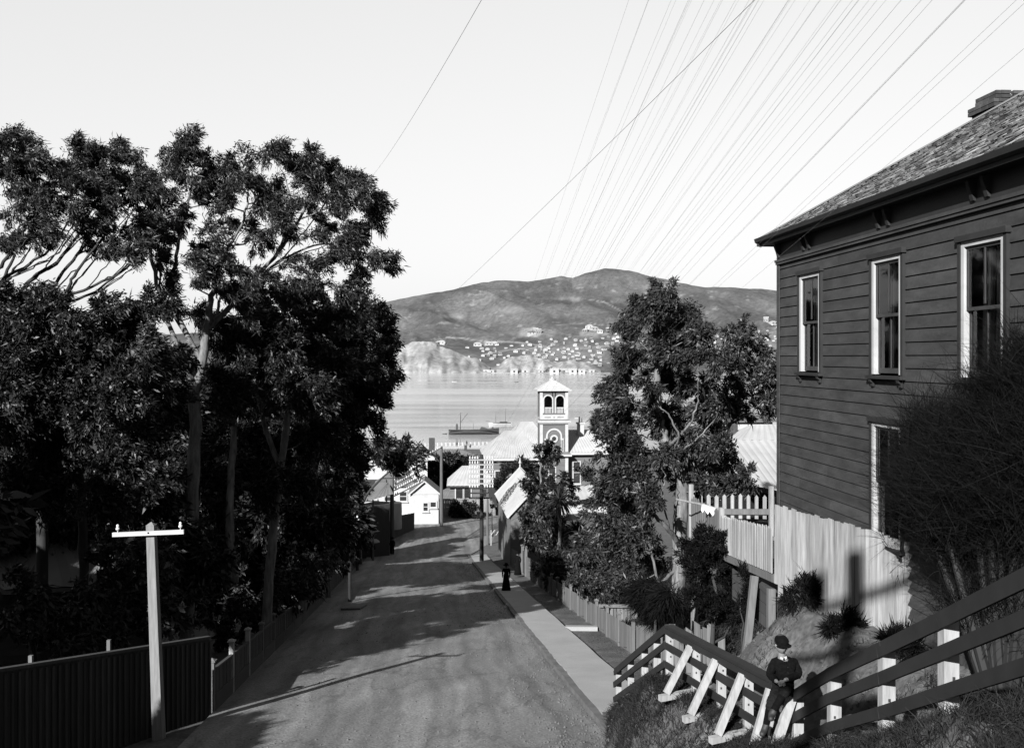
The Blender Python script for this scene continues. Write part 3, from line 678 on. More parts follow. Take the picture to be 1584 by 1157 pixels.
# chimney: brick courses with a corbelled head.  position in house axes
inv = house.matrix_basis.inverted()
cpos = Matrix.Rotation(math.atan2(-1, .08), 4, 'Z').inverted() @ (Vector((10.62, 20.4, 0)) - HA)
mb = MB(); zc = 2.9
prof = [(0, 3.0, 4.55), (.05, 4.55, 4.85), (.11, 4.85, 5.15), (.17, 5.15, 5.35), (.06, 5.35, 5.5)]
for (ex, za, zb) in prof:
    z = za
    while z < zb - .03:
        c_ = .085; sx, sy = .33 + ex, .62 + ex
        for side in range(4):
            ln = sx if side % 2 == 0 else sy; n_ = max(2, int(ln * 2 / .23)); 
            for q in range(n_):
                t0 = -ln + 2 * ln * q / n_; t1 = t0 + 2 * ln / n_ - .012; jj = random.uniform(0, .008)
                if side == 0: mb.box(cpos.x + t0, cpos.x + t1, cpos.y - sy - jj, cpos.y - sy + .1, z, z + c_ - .012)
                if side == 2: mb.box(cpos.x + t0, cpos.x + t1, cpos.y + sy - .1, cpos.y + sy + jj, z, z + c_ - .012)
                if side == 1: mb.box(cpos.x + sx - .1, cpos.x + sx + jj, cpos.y + t0 + .101, cpos.y + t1 - .101 if q == n_ - 1 else cpos.y + t1 + .05, z + .0015, z + c_ - .0135)
                if side == 3: mb.box(cpos.x - sx - jj, cpos.x - sx + .1, cpos.y + t0 + .101, cpos.y + t1 - .101 if q == n_ - 1 else cpos.y + t1 + .05, z + .0015, z + c_ - .0135)
        z += c_
mb.box(cpos.x - .3, cpos.x + .3, cpos.y - .58, cpos.y + .58, 2.8, 5.42)
mb.build('chimney', M['brick'], house, local=True)
def sash_window(parent, x, b, t, w, depth=0.0, far=False):
    wd = w - .0
    mb = MB(); e = .075                                    # dark outer architrave, standing proud of the boards
    mb.box(x - wd - e, x - wd, -.075, .0, b - .02, t + .0); mb.box(x + wd, x + wd + e, -.075, .0, b - .02, t + .0); mb.box(x - wd - e - .03, x + wd + e + .03, -.105, .0, t + .002, t + .085)
    win = mb.build('window', M['trim_d'], parent, local=True)
    mb = MB(); c = .075                                    # pale casing, front and reveal
    mb.box(x - wd + .002, x - wd + c, -.06, .07, b, t - .002); mb.box(x + wd - c, x + wd - .002, -.06, .07, b, t - .002); mb.box(x - wd + c + .001, x + wd - c - .001, -.058, .11, t - c, t - .002)
    mb.build('casing', M['casing'], win, local=True)
    mb = MB(); xi, xo = x - wd + c + .002, x + wd - c - .002; zm = (b + t) / 2 - .02
    for (za, zb, y) in ((zm, t - c - .002, -.02), (b + .02, zm + .05, .022)):
        s = .045
        mb.box(xi, xi + s, y, y + .035, za, zb); mb.box(xo - s, xo, y, y + .035, za, zb); mb.box(xi + s + .001, xo - s - .001, y, y + .035, za, za + (.05 if y < .0 else .085)); mb.box(xi + s + .001, xo - s - .001, y, y + .035, zb - s, zb)
        mb.box(x - .014, x + .014, y + .002, y + .03, za + .086, zb - s - .001)
    mb.build('sash', M['sash'], win, local=True)
    mb = MB()
    for (za, zb, y) in ((zm + .03, t - c - .03, -.004), (b + .08, zm, .038)): mb.face([(xi + .02, y, za), (xo - .02, y, za), (xo - .02, y, zb), (xi + .02, y, zb)])
    mb.build('pane', M['glass'], win, local=True)
    mb = MB()                                              # curtains gathered to both sides, blind slats on the right
    for (u0, u1) in ((xi + .02, xi + .26), (xi + .36, xi + .5)):
        vs = []; nn = 16
        for i in range(nn + 1):
            u = lerp(u0, u1, i / nn); yy = .2 + .035 * math.sin(i * 1.9) ; vs += [(u, yy, b + .05), (u + .03 * math.sin(i), yy + .02, t - .1)]
        mb.add(vs, [(2*i, 2*i + 2, 2*i + 3, 2*i + 1) for i in range(nn)])
    mb.build('curtain', M['curtain'], win, local=True)
    mb = MB()
    for k in range(13): mb.box(x + .06, xo - .02, .3, .335, t - .2 - k * .065, t - .185 - k * .065)
    mb.build('blind', M['pole_l'], win, local=True)
    mb = MB(); mb.box(x - wd - .11, x + wd + .11, -.13, .11, b - .075, b - .022)
    mb.build('sill', M['trim_d'], win, local=True)
    for sx in (-1, 1):
        mb = MB(); q = x + sx * (wd - .02); mb.prism([(q - .04, -.036, b - .078), (q - .04, -.12, b - .078), (q - .04, -.11, b - .13), (q - .04, -.07, b - .15), (q - .04, -.075, b - .2), (q - .04, -.036, b - .21)], (.08, 0, 0)); mb.build('sill_bracket', M['trim_d'], win, local=True)
for (x, b, t) in WIN: sash_window(house, x, b, t, WW)
mb = MB(); mb.box(0, HL, .12, HD, 1.95, 2.0); mb.box(.1, HL - .1, .13, 1.6, -.9, -.85); mb.build('floor_and_ceiling', M['paling_d'], house, local=True)
mb = MB()
for k in range(9): mb.box(.2 + k * 1.55, .38 + k * 1.55, .1, .28, -5.6, Z0 - .002); mb.box(.2 + k * 1.55, .38 + k * 1.55, 4, 4.2, -5.6, Z0 - .002)
mb.box(0, HL, -.02, .06, Z0 - .25, Z0 - .002)
mb.build('pile', M['paling_d'], house, local=True)

# ------------------------------------------------------------------ helpers for the further buildings
def quadstrip_roof(mb, ridge0, ridge1, eaves):  pass
def corr(mb, a, b, c, d, n=24, amp=.03):
    """corrugated sheet: a-b along the eave, d-c along the ridge"""
    a, b, c, d = map(Vector, (a, b, c, d)); nm = (b - a).cross(d - a).normalized(); vs = []
    for i in range(n + 1):
        t = i / n; o_ = nm * (amp if i % 2 else 0); vs += [a.lerp(b, t) + o_, d.lerp(c, t) + o_]
    mb.add(vs, [(2*i, 2*i + 2, 2*i + 3, 2*i + 1) for i in range(n)])
def hip_roof(mb, x0, x1, y0, y1, ze, zrg, r0, r1, n=24, thick=.15):
    ym = (y0 + y1) / 2
    corr(mb, (x0, y0, ze), (x1, y0, ze), (r1, ym, zrg), (r0, ym, zrg), n, .04)
    corr(mb, (x1, y1, ze), (x0, y1, ze), (r0, ym, zrg), (r1, ym, zrg), n, .04)
    corr(mb, (x0, y1, ze), (x0, y0, ze), (r0, ym, zrg), (r0, ym - .01, zrg), max(4, n // 2), .04)
    corr(mb, (x1, y0, ze), (x1, y1, ze), (r1, ym, zrg), (r1, ym - .01, zrg), max(4, n // 2), .04)
    mb.box(x0, x1, y0, y1, ze - thick, ze - .02)
def simple_window(parent, x, z0, z1, w, y, frame, name='window', bars=True):
    mb = MB(); t = .16
    mb.box(x - w/2 - t, x - w/2, y - .12, y, z0 - t, z1 + t); mb.box(x + w/2, x + w/2 + t, y - .12, y, z0 - t, z1 + t); mb.box(x - w/2 + .001, x + w/2 - .001, y - .12, y, z1, z1 + t); mb.box(x - w/2 - t - .08, x + w/2 + t + .08, y - .2, y - .001, z0 - t - .12, z0 - t - .001); mb.box(x - w/2 + .001, x + w/2 - .001, y - .12, y, z0 - t, z0)
    if bars: mb.box(x - w/2, x + w/2, y - .09, y - .01, (z0 + z1)/2 - .04, (z0 + z1)/2 + .04)
    wn = mb.build(name, frame, parent, local=True)
    mb = MB(); mb.face([(x - w/2, y - .03, z0), (x + w/2, y - .03, z0), (x + w/2, y - .03, z1), (x - w/2, y - .03, z1)]); mb.build('pane', M['glass_d'], wn, local=True)
def clap(mb, x0, x1, y, z0, z1, pitch=.25):
    z = z0
    while z < z1 - .02:
        q = min(z + pitch, z1); mb.add([(x0, y - .035, z), (x1, y - .035, z), (x1, y, q), (x0, y, q), (x0, y, z), (x1, y, z)], [(0, 1, 2, 3), (4, 5, 1, 0)]); z = q
def arch_trim(mb, x, zc, r, wd, y, d=.12, z0=None, n=14):
    pts = [(math.cos(math.pi * k / n), math.sin(math.pi * k / n)) for k in range(n + 1)]
    for k in range(n):
        (c0, s0), (c1, s1) = pts[k], pts[k+1]
        mb.prism([(x + r*c0, y, zc + r*s0), (x + (r+wd)*c0, y, zc + (r+wd)*s0), (x + (r+wd)*c1, y, zc + (r+wd)*s1), (x + r*c1, y, zc + r*s1)], (0, -d, 0))
    if z0 is not None:
        for sgn in (-1, 1): mb.box(min(x + sgn*r, x + sgn*(r+wd)), max(x + sgn*r, x + sgn*(r+wd)), y - d, y, z0, zc)

# ------------------------------------------------------------------ public building with a tower at the foot of the street
BY = 150.0; g = zr(150) - .3
T0 = P(857, 700, BY); tw = thing('tower_building', 'wooden public building with square belfry tower, white trims and pale iron hip roofs', 'building', (T0.x, BY, 0), R(4.5))
hw = 2.1
mb = MB()
mb.box(-hw, hw, 0.02, 4.2, g, -9.72)
clap(mb, -hw, hw, .0, g, -9.75); mb.build('tower_wall', M['wallg'], tw, local=True)
mb = MB()
for sx in (-1, 1):                                                 # belfry: side and back walls with openings on the front
    mb.box(min(sx*hw, sx*(hw-.35)), max(sx*hw, sx*(hw-.35)), 0.02, 4.2, -9.3, -5.0)
mb.box(-hw + .36, hw - .36, 3.9, 4.2, -9.3, -5.0); mb.box(-hw + .351, hw - .351, .02, .3, -9.3, -8.6)
# arched front wall pieces
mb.box(-.16, .16, .02, .3, -8.599, -5.0)
for sx in (-1, 1):
    cx_ = sx * .92; n = 10; rr = .62
    for k in range(n):
        x0 = cx_ - rr + 2*rr*k/n; x1 = x0 + 2*rr/n; xm = (x0 + x1)/2 - cx_; zt = -6.55 + math.sqrt(max(rr*rr - xm*xm, 0)); mb.box(x0, x1, .02, .3, zt, -5.0)
    a_, b_ = sorted((sx*(.92+.62), sx*(hw-.351))); mb.box(a_, b_, .02, .3, -8.6, -5.0)
mb.build('belfry_wall', M['wallg'], tw, local=True)
mb = MB()
for sx in (-1, 1): arch_trim(mb, sx*.92, -6.55, .62, .2, .018, .12, -8.6)
mb.build('arch_trim', M['white'], tw, local=True)
mb = MB()
for sx in (-1, 1):
    for k in range(5): mb.box(sx*.92 - .5 + k*.22, sx*.92 - .38 + k*.22, .1, .2, -8.6, -7.85)
    mb.box(sx*.92 - .6, sx*.92 + .6, .09, .21, -7.85, -7.7)
mb.build('balustrade', M['white'], tw, local=True)
mb = MB()
for (za, zb) in ((g, -15.1), (-14.9, -10.0), (-9.6, -5.05)):
    for sx in (-1, 1):
        a_, b_ = sorted((sx*(hw + .1), sx*(hw - .36))); mb.box(a_, b_, -.1, .0, za, zb); a_, b_ = sorted((sx*(hw + .1), sx*(hw + .001))); mb.box(a_, b_, .001, .42, za, zb)
mb.build('corner_pilaster', M['white'], tw, local=True)
mb = MB(); mb.box(-hw + .0, hw - .0, -.14, 0, -9.62, -8.85); mb.box(-hw, hw, -.16, 0, -5.3, -5.05); mb.build('belfry_band', M['white'], tw, local=True)
mb = MB()
for k in (-1.0, 0, 1.0): mb.box(k - (.5 if k else .12), k + (.5 if k else .12), -.16, -.141, -9.3, -9.18)
mb.build('band_panel', M['wallg'], tw, local=True)
mb = MB(); mb.box(-hw - .45, hw + .45, -.5, 4.65, -10.02, -9.72); mb.box(-hw - .3, hw + .3, -.35, 4.5, -10.22, -10.021); mb.box(-hw - .6, hw + .6, -.65, 4.8, -15.25, -14.95); mb.build('cornice', M['white'], tw, local=True)
mb = MB(); mb.add([(-hw-.35, -.4, -9.718), (hw+.35, -.4, -9.718), (hw, .0, -9.45), (-hw, 0, -9.45)], [(0, 1, 2, 3)]); mb.add([(-hw-.6, -.65, -14.948), (hw+.6, -.65, -14.948), (hw, .0, -14.5), (-hw, 0, -14.5)], [(0, 1, 2, 3)])
mb.build('cornice_flashing', M['iron_d'], tw, local=True)
mb = MB(); ev = hw + .55; ym = 2.1; z0, z1 = -5.0, -3.55
for (p, q) in (((-ev, -.55), (ev, -.55)), ((ev, -.55), (ev, 4.75)), ((ev, 4.75), (-ev, 4.75)), ((-ev, 4.75), (-ev, -.55))): mb.face([(p[0], p[1], z0), (q[0], q[1], z0), (.35 * (1 if q[0] > 0 else -1), ym + (.35 if q[1] > 1 else -.35), z1), (.35 * (1 if p[0] > 0 else -1), ym + (.35 if p[1] > 1 else -.35), z1)])
mb.box(-ev, ev, -.55, 4.75, z0 - .18, z0 - .004); mb.build('tower_roof', M['white'], tw, local=True)
mb = MB(); mb.lathe((0, ym, z1 - .1), [(.5, 0), (.52, .3), (.2, .42), (.12, .6)], 10); mb.build('finial', M['white'], tw, local=True)
mb = MB()
for k in range(20):
    a0, a1 = 2*math.pi*k/20, 2*math.pi*(k+1)/20; q = lambda r, a: (r*math.cos(a), -.02, -12.55 + r*math.sin(a))
    mb.prism([q(.34, a0), q(.62, a0), q(.62, a1), q(.34, a1)], (0, -.14, 0))
mb.build('oculus_ring', M['white'], tw, local=True)
mb = MB(); mb.prism([(.34*math.cos(2*math.pi*k/20), -.045, -12.55 + .34*math.sin(2*math.pi*k/20)) for k in range(20)], (0, -.02, 0)); mb.build('oculus_pane', M['glass_d'], tw, local=True)
mb = MB(); arch_trim(mb, 0, -12.2, 1.0, .26, -.0, .13, -12.5); mb.box(-1.5, -1.0, -.13, -.0, -12.76, -12.5); mb.box(1.0, 1.5, -.13, 0, -12.76, -12.5)
for sx in (-1, 1): 
    for dx in (1.12, 1.42): mb.box(sx*dx - .05, sx*dx + .05, -.1, 0, -14.5, -12.77)
    mb.box(sx*1.27 - .2, sx*1.27 + .2, -.1, 0, -14.6, -14.501)
mb.build('arch_moulding', M['white'], tw, local=True)
mb = MB(); mb.prism([(-1.0, -.02, -14.75), (1.0, -.02, -14.75), (.0, -.02, -13.9)], (0, -.5, 0)); mb.build('pediment', M['white'], tw, local=True)
simple_window(tw, -.3, -19.0, -17.0, .95, -.04, M['white'])
# main hall to the left
mb = MB(); mb.box(-10.2, -hw - .01, -.8, 12, g, -15.5); clap(mb, -10.2, -hw - .01, -.82, g, -15.6); mb.build('hall_wall', M['wallg'], tw, local=True)
mb = MB(); hip_roof(mb, -10.9, -hw + .3, -1.5, 12.6, -15.35, -11.7, -7.2, -4.6, 40); mb.build('hall_roof', M['iron'], tw, local=True)
mb = MB(); mb.box(-10.95, -hw + .3, -1.62, -1.51, -15.72, -15.36); mb.build('hall_gutter', M['white'], tw, local=True)
mb = MB(); mb.box(-2.6, -2.35, -1.0, -.83, g, -15.7); mb.box(-4.85, -4.6, -1.0, -.83, g, -15.7); mb.build('hall_pilaster', M['white'], tw, local=True)
for x in (-8.6, -6.2): simple_window(tw, x, -20, -17.4, 1.1, -.84, M['white'])
mb = MB(); hip_roof(mb, -6.6, 1.5, 13, 26, -15.1, -11.2, -3.6, -1.4, 34); mb.box(-6, 1, 13.4, 25.6, g, -15.26); mb.build('rear_roof', M['iron'], tw, local=True)
# right wing
mb = MB(); mb.box(hw + .01, 10, 1.2, 10, g, -15.2); clap(mb, hw + .01, 10, 1.17, g, -15.2); mb.build('wing_wall', M['wallg'], tw, local=True)
mb = MB(); hip_roof(mb, hw - .0, 10.6, .4, 10.6, -14.75, -11.6, hw + .1, 7.5, 34); mb.build('wing_roof', M['iron'], tw, local=True)
mb = MB(); mb.box(hw + .01, 10.7, .28, .39, -15.1, -14.76); mb.build('wing_gutter', M['white'], tw, local=True)
simple_window(tw, 3.7, -19.6, -16.3, 1.0, 1.15, M['white'])
mb = MB(); mb.box(4.3, 5.3, 4, 5, -13, -10.6); mb.box(4.15, 5.45, 3.85, 5.15, -10.6, -10.35); mb.build('chimney', M['white'], tw, local=True)
mb = MB(); mb.lathe((4.6, 4.5, -10.35), [(.12, 0), (.1, .9)], 8); mb.lathe((5.0, 4.5, -10.35), [(.12, 0), (.1, .7)], 8); mb.build('chimney_pot', M['iron_d'], tw, local=True)
mb = MB(); corr(mb, (-1.5, -6.5, -21.9), (7.5, -6.5, -20.4), (7.5, -1.0, -19.2), (-1.5, -1.0, -20.8), 24, .04); mb.box(-1.2, 7.2, -6.2, -1.0, g - 1, -21.95); mb.build('porch_roof', M['iron'], tw, local=True)

# hip roofed cottage at the foot of the street
q = P(731, 753, 143); ct = thing('cottage', 'low grey cottage with pale hip roof closing the view at the foot of the street', 'cottage', (q.x, 143, 0), R(3))
g2 = zr(143) - .4
mb = MB(); mb.box(-3.3, 3.4, .03, 8, g2, -18.95); clap(mb, -3.3, 3.4, .0, g2, -19.0); mb.build('wall', M['wallg'], ct, local=True)
mb = MB(); hip_roof(mb, -3.8, 3.9, -.5, 8.5, -18.85, -16.4, -1.5, 1.4, 24); mb.build('roof', M['iron'], ct, local=True)
mb = MB(); mb.box(-3.8, 3.9, -.58, -.51, -19.1, -18.86); mb.build('gutter', M['trim_d'], ct, local=True)
simple_window(ct, -1.95, -20.9, -19.35, 1.0, -.02, M['white'], bars=False); simple_window(ct, -.75, -20.9, -19.35, .95, -.02, M['white'], bars=False); simple_window(ct, 1.8, -20.7, -19.4, .8, -.02, M['white'])

# gabled building along the right footpath
gs = thing('gabled_shed', 'long shed with steep pale iron roof standing along the lower right footpath', 'shed', (float(xk(86)) + 3, 86, zr(86)))
ya, yb = 84.5, 98.0; xa0, xb0 = float(xk(ya)) + 3.15, float(xk(yb)) + 3.15
sv = Vector((xb0 - xa0, yb - ya, 0)).normalized(); pv = Vector((sv.y, -sv.x, 0)); wid = 4.4
A0, B0 = Vector((xa0, ya, 0)), Vector((xb0, yb, 0)); U = Vector((0, 0, 1))
ez = lambda t: lerp(-13.5, -13.75, t)
mb = MB(); mb.prism([A0 + U * -19.5, A0 + pv * wid + U * -19.5, A0 + pv * wid + U * -13.6, A0 + pv * wid / 2 + U * -11.35, A0 + U * -13.6], B0 - A0); mb.build('wall', M['wallg'], gs)
mb = MB()
for k in range(46):
    p = A0.lerp(B0, (k + .5) / 46) - pv * .02; mb.box8(p + U * -16.5, sv * .13, pv * .012, U * 2.85)
mb.build('wall_board', M['wallg'], gs)
mb = MB(); e0 = A0 - sv * .25 - pv * .35 + U * -13.9; e1 = B0 + sv * .3 - pv * .35 + U * -13.9; r0 = A0 - sv * .25 + pv * wid / 2 + U * -11.2; r1 = B0 + sv * .3 + pv * wid / 2 + U * -11.2
corr(mb, e1, e0, r0, r1, 60, .04); f0 = A0 - sv * .25 + pv * (wid + .35) + U * -13.9; f1 = B0 + sv * .3 + pv * (wid + .35) + U * -13.9; corr(mb, f0, f1, r1, r0, 60, .04); mb.build('roof', M['iron'], gs)
mb = MB(); mb.bar(e0 + U * .0, r0 + U * .0, .06, .22); mb.bar(r0, f0, .06, .22); mb.bar(e1, r1, .06, .22); mb.bar(r1, f1, .06, .22); mb.build('bargeboard', M['white'], gs)
mb = MB(); mb.lathe(r1 + U * -.1, [(.09, 0), (.07, .5), (.16, .6), (.1, .78), (.03, 1.15)], 8); mb.build('finial', M['white'], gs)

# white houses at the lower left
q = P(606, 770, 150); wh = thing('white_house', 'two storey white house with small gable and dark chimney, lower left behind the poles', 'house', (q.x, 150, 0), R(8)); g3 = -24
mb = MB(); mb.box(-5.5, 5.5, .03, 9, g3, -15.4); clap(mb, -5.5, 5.5, 0, g3, -15.4); mb.build('wall', M['white'], wh, local=True)
mb = MB(); mb.prism([(2.9, -.6, -15.9), (6.6, -.6, -15.9), (6.6, -.6, -15.5), (4.75, -.6, -13.9), (2.9, -.6, -15.5)], (0, 6, 0)); mb.build('gable_wall', M['white'], wh, local=True)
mb = MB(); corr(mb, (2.5, 6, -15.85), (2.5, -1, -15.85), (4.75, -1, -13.75), (4.75, 6, -13.75), 14, .03); corr(mb, (7.4, -1, -16.3), (7.4, 6, -16.3), (4.75, 6, -13.75), (4.75, -1, -13.75), 14, .03); corr(mb, (-6, -.5, -15.5), (2.5, -.5, -15.5), (2.5, 4.5, -13.2), (-6, 4.5, -13.2), 20, .03); mb.build('roof', M['iron_d'], wh, local=True)
mb = MB(); mb.box(6.0, 6.9, 4, 5, -16, -12.9); mb.build('chimney', M['brick'], wh, local=True)
simple_window(wh, 2.9, -21.3, -19.6, 1.0, -.02, M['white']); simple_window(wh, -2.2, -20.4, -19.4, 1.6, -.02, M['white']); simple_window(wh, 4.75, -15.45, -15.0, .9, -.62, M['white'], bars=False)
mb = MB(); mb.box(-4.3, 1.1, -1.6, -.04, -20.4, -18.8); mb.build('porch', M['trim_d'], wh, local=True)

q = P(656, 780, 128); sh = thing('white_shed', 'small white gabled shed at the lower left between two telegraph poles', 'shed', (q.x, 128, 0), R(4)); g4 = zr(128) - .5
mb = MB(); mb.prism([(-1.8, 0, g4), (1.9, 0, g4), (1.9, 0, -17.9), (.05, 0, -16.35), (-1.8, 0, -17.9)], (0, 6, 0)); mb.build('wall', M['white'], sh, local=True)
mb = MB(); corr(mb, (-2.1, 6.2, -18.1), (-2.1, -.35, -18.1), (.05, -.35, -16.3), (.05, 6.2, -16.3), 14, .03); corr(mb, (2.2, -.35, -18.1), (2.2, 6.2, -18.1), (.05, 6.2, -16.3), (.05, -.35, -16.3), 14, .03); mb.build('roof', M['iron_d'], sh, local=True)
mb = MB(); mb.bar((-2.1, -.36, -18.1), (.05, -.36, -16.3), .05, .18); mb.bar((.05, -.36, -16.3), (2.2, -.36, -18.1), .05, .18); mb.box(-1.85, 1.95, -.06, -.005, -18.05, -17.9); mb.build('bargeboard', M['white'], sh, local=True)
simple_window(sh, .2, -20.2, -19.2, .55, -.01, M['white']); simple_window(sh, 1.2, -19.7, -19.1, .7, -.01, M['white'], bars=False)
q = P(577, 772, 95); vr = thing('lean_to', 'lean to shed with grey sloping roof among the trees at lower left', 'shed', (q.x, 95, 0), R(-10))
mb = MB(); corr(mb, (-1.9, -1, -14.6), (.2, -1.2, -13.8), (.9, 2, -12.5), (-.4, 2, -12.5), 16, .03); corr(mb, (.2, -1.2, -13.8), (1.9, .6, -13.4), (.95, 2, -12.5), (.9, 2, -12.5), 10, .03); mb.build('roof', M['iron_d'], vr, local=True)
mb = MB(); mb.prism([(-1.6, -.7, -20), (.2, -.9, -20), (1.5, .6, -20), (.9, 2.2, -20), (-.5, 2.2, -20)], (0, 0, 5.6)); mb.build('wall', M['paling_d'], vr, local=True)
tk = thing('water_tank', 'round pale water tank behind the lower left board fence', 'tank', P(608, 788, 112)); 
mb = MB(); mb.lathe(wloc(tk) + Vector((0, 0, -2.2)), [(1.0, 0), (1.03, .6), (1.0, 1.2), (1.03, 2.0), (1.0, 3.0), (.3, 3.12)], 20); mb.build('drum', M['iron'], tk)
mb = MB(); mb.lathe(wloc(tk) + Vector((0, 0, .93)), [(.3, 0), (.3, .08)], 12); mb.build('lid', M['iron_d'], tk)

# more small roofs of the lower town, left of the street
for (nm, lab, px, py, Y, w_, d_, hh, rz, rm, wm) in (('cottage', 'small grey roofed cottage behind the dark fence, left of the white shed', 612, 752, 134, 2.6, 5, 3.0, 5, 'iron_d', 'white'), ('cottage', 'low pale cottage showing a bright roof behind the two storey white house', 590, 712, 176, 4.5, 7, 3.5, 6, 'iron', 'wallg'), ('shed', 'dark roofed shed in the yard right of the white shed', 700, 770, 150, 2.2, 4, 3, 3, 'iron_d', 'white'), ('warehouse', 'long low shed by the foreshore left of the hall', 690, 712, 235, 9, 8, 4, 4, 'iron_d', 'wallg')):
    q = P(px, py, Y); t = thing(nm, lab, nm, (q.x, Y, 0), R(rz)); mb = MB(); mb.box(-w_, w_, .03, d_, q.z - 6, q.z); clap(mb, -w_, w_, 0, q.z - hh - 1, q.z); mb.build('wall', M[wm], t, local=True)
    mb = MB(); hip_roof(mb, -w_ - .4, w_ + .4, -.4, d_ + .4, q.z + .1, q.z + .1 + d_ * .28, -w_ * .4, w_ * .4, 20); mb.build('roof', M[rm], t, local=True)
    simple_window(t, -w_ * .4, q.z - 2.0, q.z - .8, .9, -.02, M['white']); simple_window(t, w_ * .4, q.z - 2.0, q.z - .8, .9, -.02, M['white'])
    mb = MB(); mb.box(w_ * .5, w_ * .5 + .7, d_ * .5, d_ * .5 + .6, q.z + .2, q.z + d_ * .28 + 1.0); mb.build('chimney', M['brick'], t, local=True)
# iron roofed houses seen between the street tree and the dark house
q = P(1185, 720, 58); ir = thing('iron_roof_house', 'house with broad pale iron roof glimpsed between the tree and the dark house', 'house', (q.x, 58, 0), R(4))
mb = MB(); corr(mb, (-2.6, -4, -7.0), (6.5, -4, -9.0), (6.5, 3, -5.2), (-2.6, 3, -5.2), 40, .03); corr(mb, (6.5, 9, -9.5), (-2.6, 9, -9.5), (-2.6, 3, -5.2), (6.5, 3, -5.2), 30, .03); mb.build('roof', M['iron'], ir, local=True)
mb = MB(); mb.prism([(-2.4, -3.6, -13), (6, -3.6, -13), (6, 8, -13), (-2.4, 8, -13)], (0, 0, 3.7)); mb.build('wall', M['trim_d'], ir, local=True)
q = P(1185, 692, 82); ib = thing('hip_roof_house', 'further small house with low hip roof behind the broad iron roof, right of the tree', 'house', (q.x, 82, 0), R(4))
mb = MB(); mb.box(-1.6, 6, .03, 6, -14, -7.4); clap(mb, -1.6, 6, 0, -14, -7.4); mb.build('wall', M['wallg'], ib, local=True)
mb = MB(); hip_roof(mb, -2.2, 6.6, -.6, 6.6, -7.3, -5.9, -.2, 4.4, 24); mb.build('roof', M['iron'], ib, local=True)
simple_window(ib, -.3, -8.1, -7.7, .6, -.02, M['white'], bars=False); simple_window(ib, 1.4, -8.1, -7.7, .6, -.02, M['white'], bars=False)
mb = MB(); mb.box(-2.0, -1.2, 4, 4.8, -7, -5.0); mb.build('chimney', M['brick'], ib, local=True)
q = P(1160, 672, 100); ic = thing('pale_house', 'pale walled house half hidden behind the right hand tree', 'house', (q.x, 100, 0), R(4))
mb = MB(); mb.box(-2.2, 2.4, 0.02, 6, -16, -6.6); mb.build('wall', M['white'], ic, local=True); mb = MB(); hip_roof(mb, -2.6, 2.8, -.4, 6.4, -6.5, -5.6, -.6, .8, 16); mb.build('roof', M['iron_d'], ic, local=True)
# dim house in the shade of the left trees
dh = thing('weatherboard_house', 'dim weatherboard cottage in the shade of the trees at far left', 'house', (-15.5, 32, 0), R(12))
mb = MB(); mb.box(-6, 2.2, .03, 7, -12, -7.6); clap(mb, -6, 2.2, 0, -12, -7.6); mb.build('wall', M['board'], dh, local=True)
mb = MB(); hip_roof(mb, -6.5, 2.7, -.5, 7.5, -7.5, -5.2, -2.5, -.5, 24); mb.build('roof', M['iron_d'], dh, local=True)
simple_window(dh, .2, -9.9, -8.3, .85, -.02, M['paling_m'])

# ------------------------------------------------------------------ hillside town, boat sheds
def small_house(kind):
    mb = MB(); a, b, hgt, rh = [(4.2, 3.8, 3.2, 2.2), (6.0, 4, 3.2, 2.4), (3.6, 3.4, 5.5, 2.0)][kind]
    mb.m = 0; mb.box(-a, a, -b, b, -4, hgt); mb.m = 1
    rr = a * .45 if kind != 2 else a + .4
    e = .5; p = [(-a-e, -b-e, hgt), (a+e, -b-e, hgt), (a+e, b+e, hgt), (-a-e, b+e, hgt), (-rr, 0, hgt+rh), (rr, 0, hgt+rh)]
    mb.add(p, [(0, 1, 5, 4), (1, 2, 5), (2, 3, 4, 5), (3, 0, 4), (3, 2, 1, 0)])
    mb.m = 2
    for x in (-a*.55, a*.35): mb.box(x - .6, x + .6, -b - .06, -b - .01, 1.0, 2.8)
    mb.m = 3; mb.box(a*.3, a*.3 + 1.0, .6, 1.6, hgt + .5, hgt + rh + 1.3)
    return mb
protos = [small_house(k).build('hillside_house', [M[('white', 'casing', 'paling')[k]], M['iron'], M['glass_d'], M['brick']]) for k in range(3)]
protos.append(small_house(0).build('hillside_house', [M['iron_d'], M['iron'], M['glass_d'], M['brick']]))
protos.append(small_house(1).build('hillside_house', [M['white'], M['iron_d'], M['glass_d'], M['brick']]))
spots = []
def town(n, poly_fn, s=(.55, .95)):
    c_ = 0; tries = 0
    while c_ < n and tries < 6000:
        tries += 1; px, t = poly_fn()
        v = hz_at(px, t)
        if all((v.x - a.x)**2 + (v.y - a.y)**2 > 14**2 for a, _ in spots): spots.append((v, random.uniform(*s))); c_ += 1
town(170, lambda: (random.gauss(872, 78) if random.random() < .85 else random.uniform(800, 1000), random.uniform(.08, .33)))
town(50, lambda: (random.uniform(1100, 1230), random.uniform(.14, .40)))
for (px, t) in ((679, .335), (684, .335), (738, .37), (764, .36), (822, .40), (828, .41), (834, .39), (905, .385), (912, .40), (920, .385), (928, .36), (940, .36), (757, .35), (1185, .42), (1196, .41)): spots.append((hz_at(px, t), 1.7))
used = [0] * 5
for (v, s) in spots:
    k = random.choice((0, 0, 1, 1, 2, 3, 4)); o = protos[k]
    if used[k]: o = protos[k].copy(); C.objects.link(o)
    used[k] = 1
    o.location = v + Vector((0, 0, .5)); o.rotation_euler = (0, 0, random.uniform(-.5, .5)); o.scale = (s, s, s)
    tag(o, 'small pale house of the town on the far hillside across the water', 'house', 'houses on the far hillside')
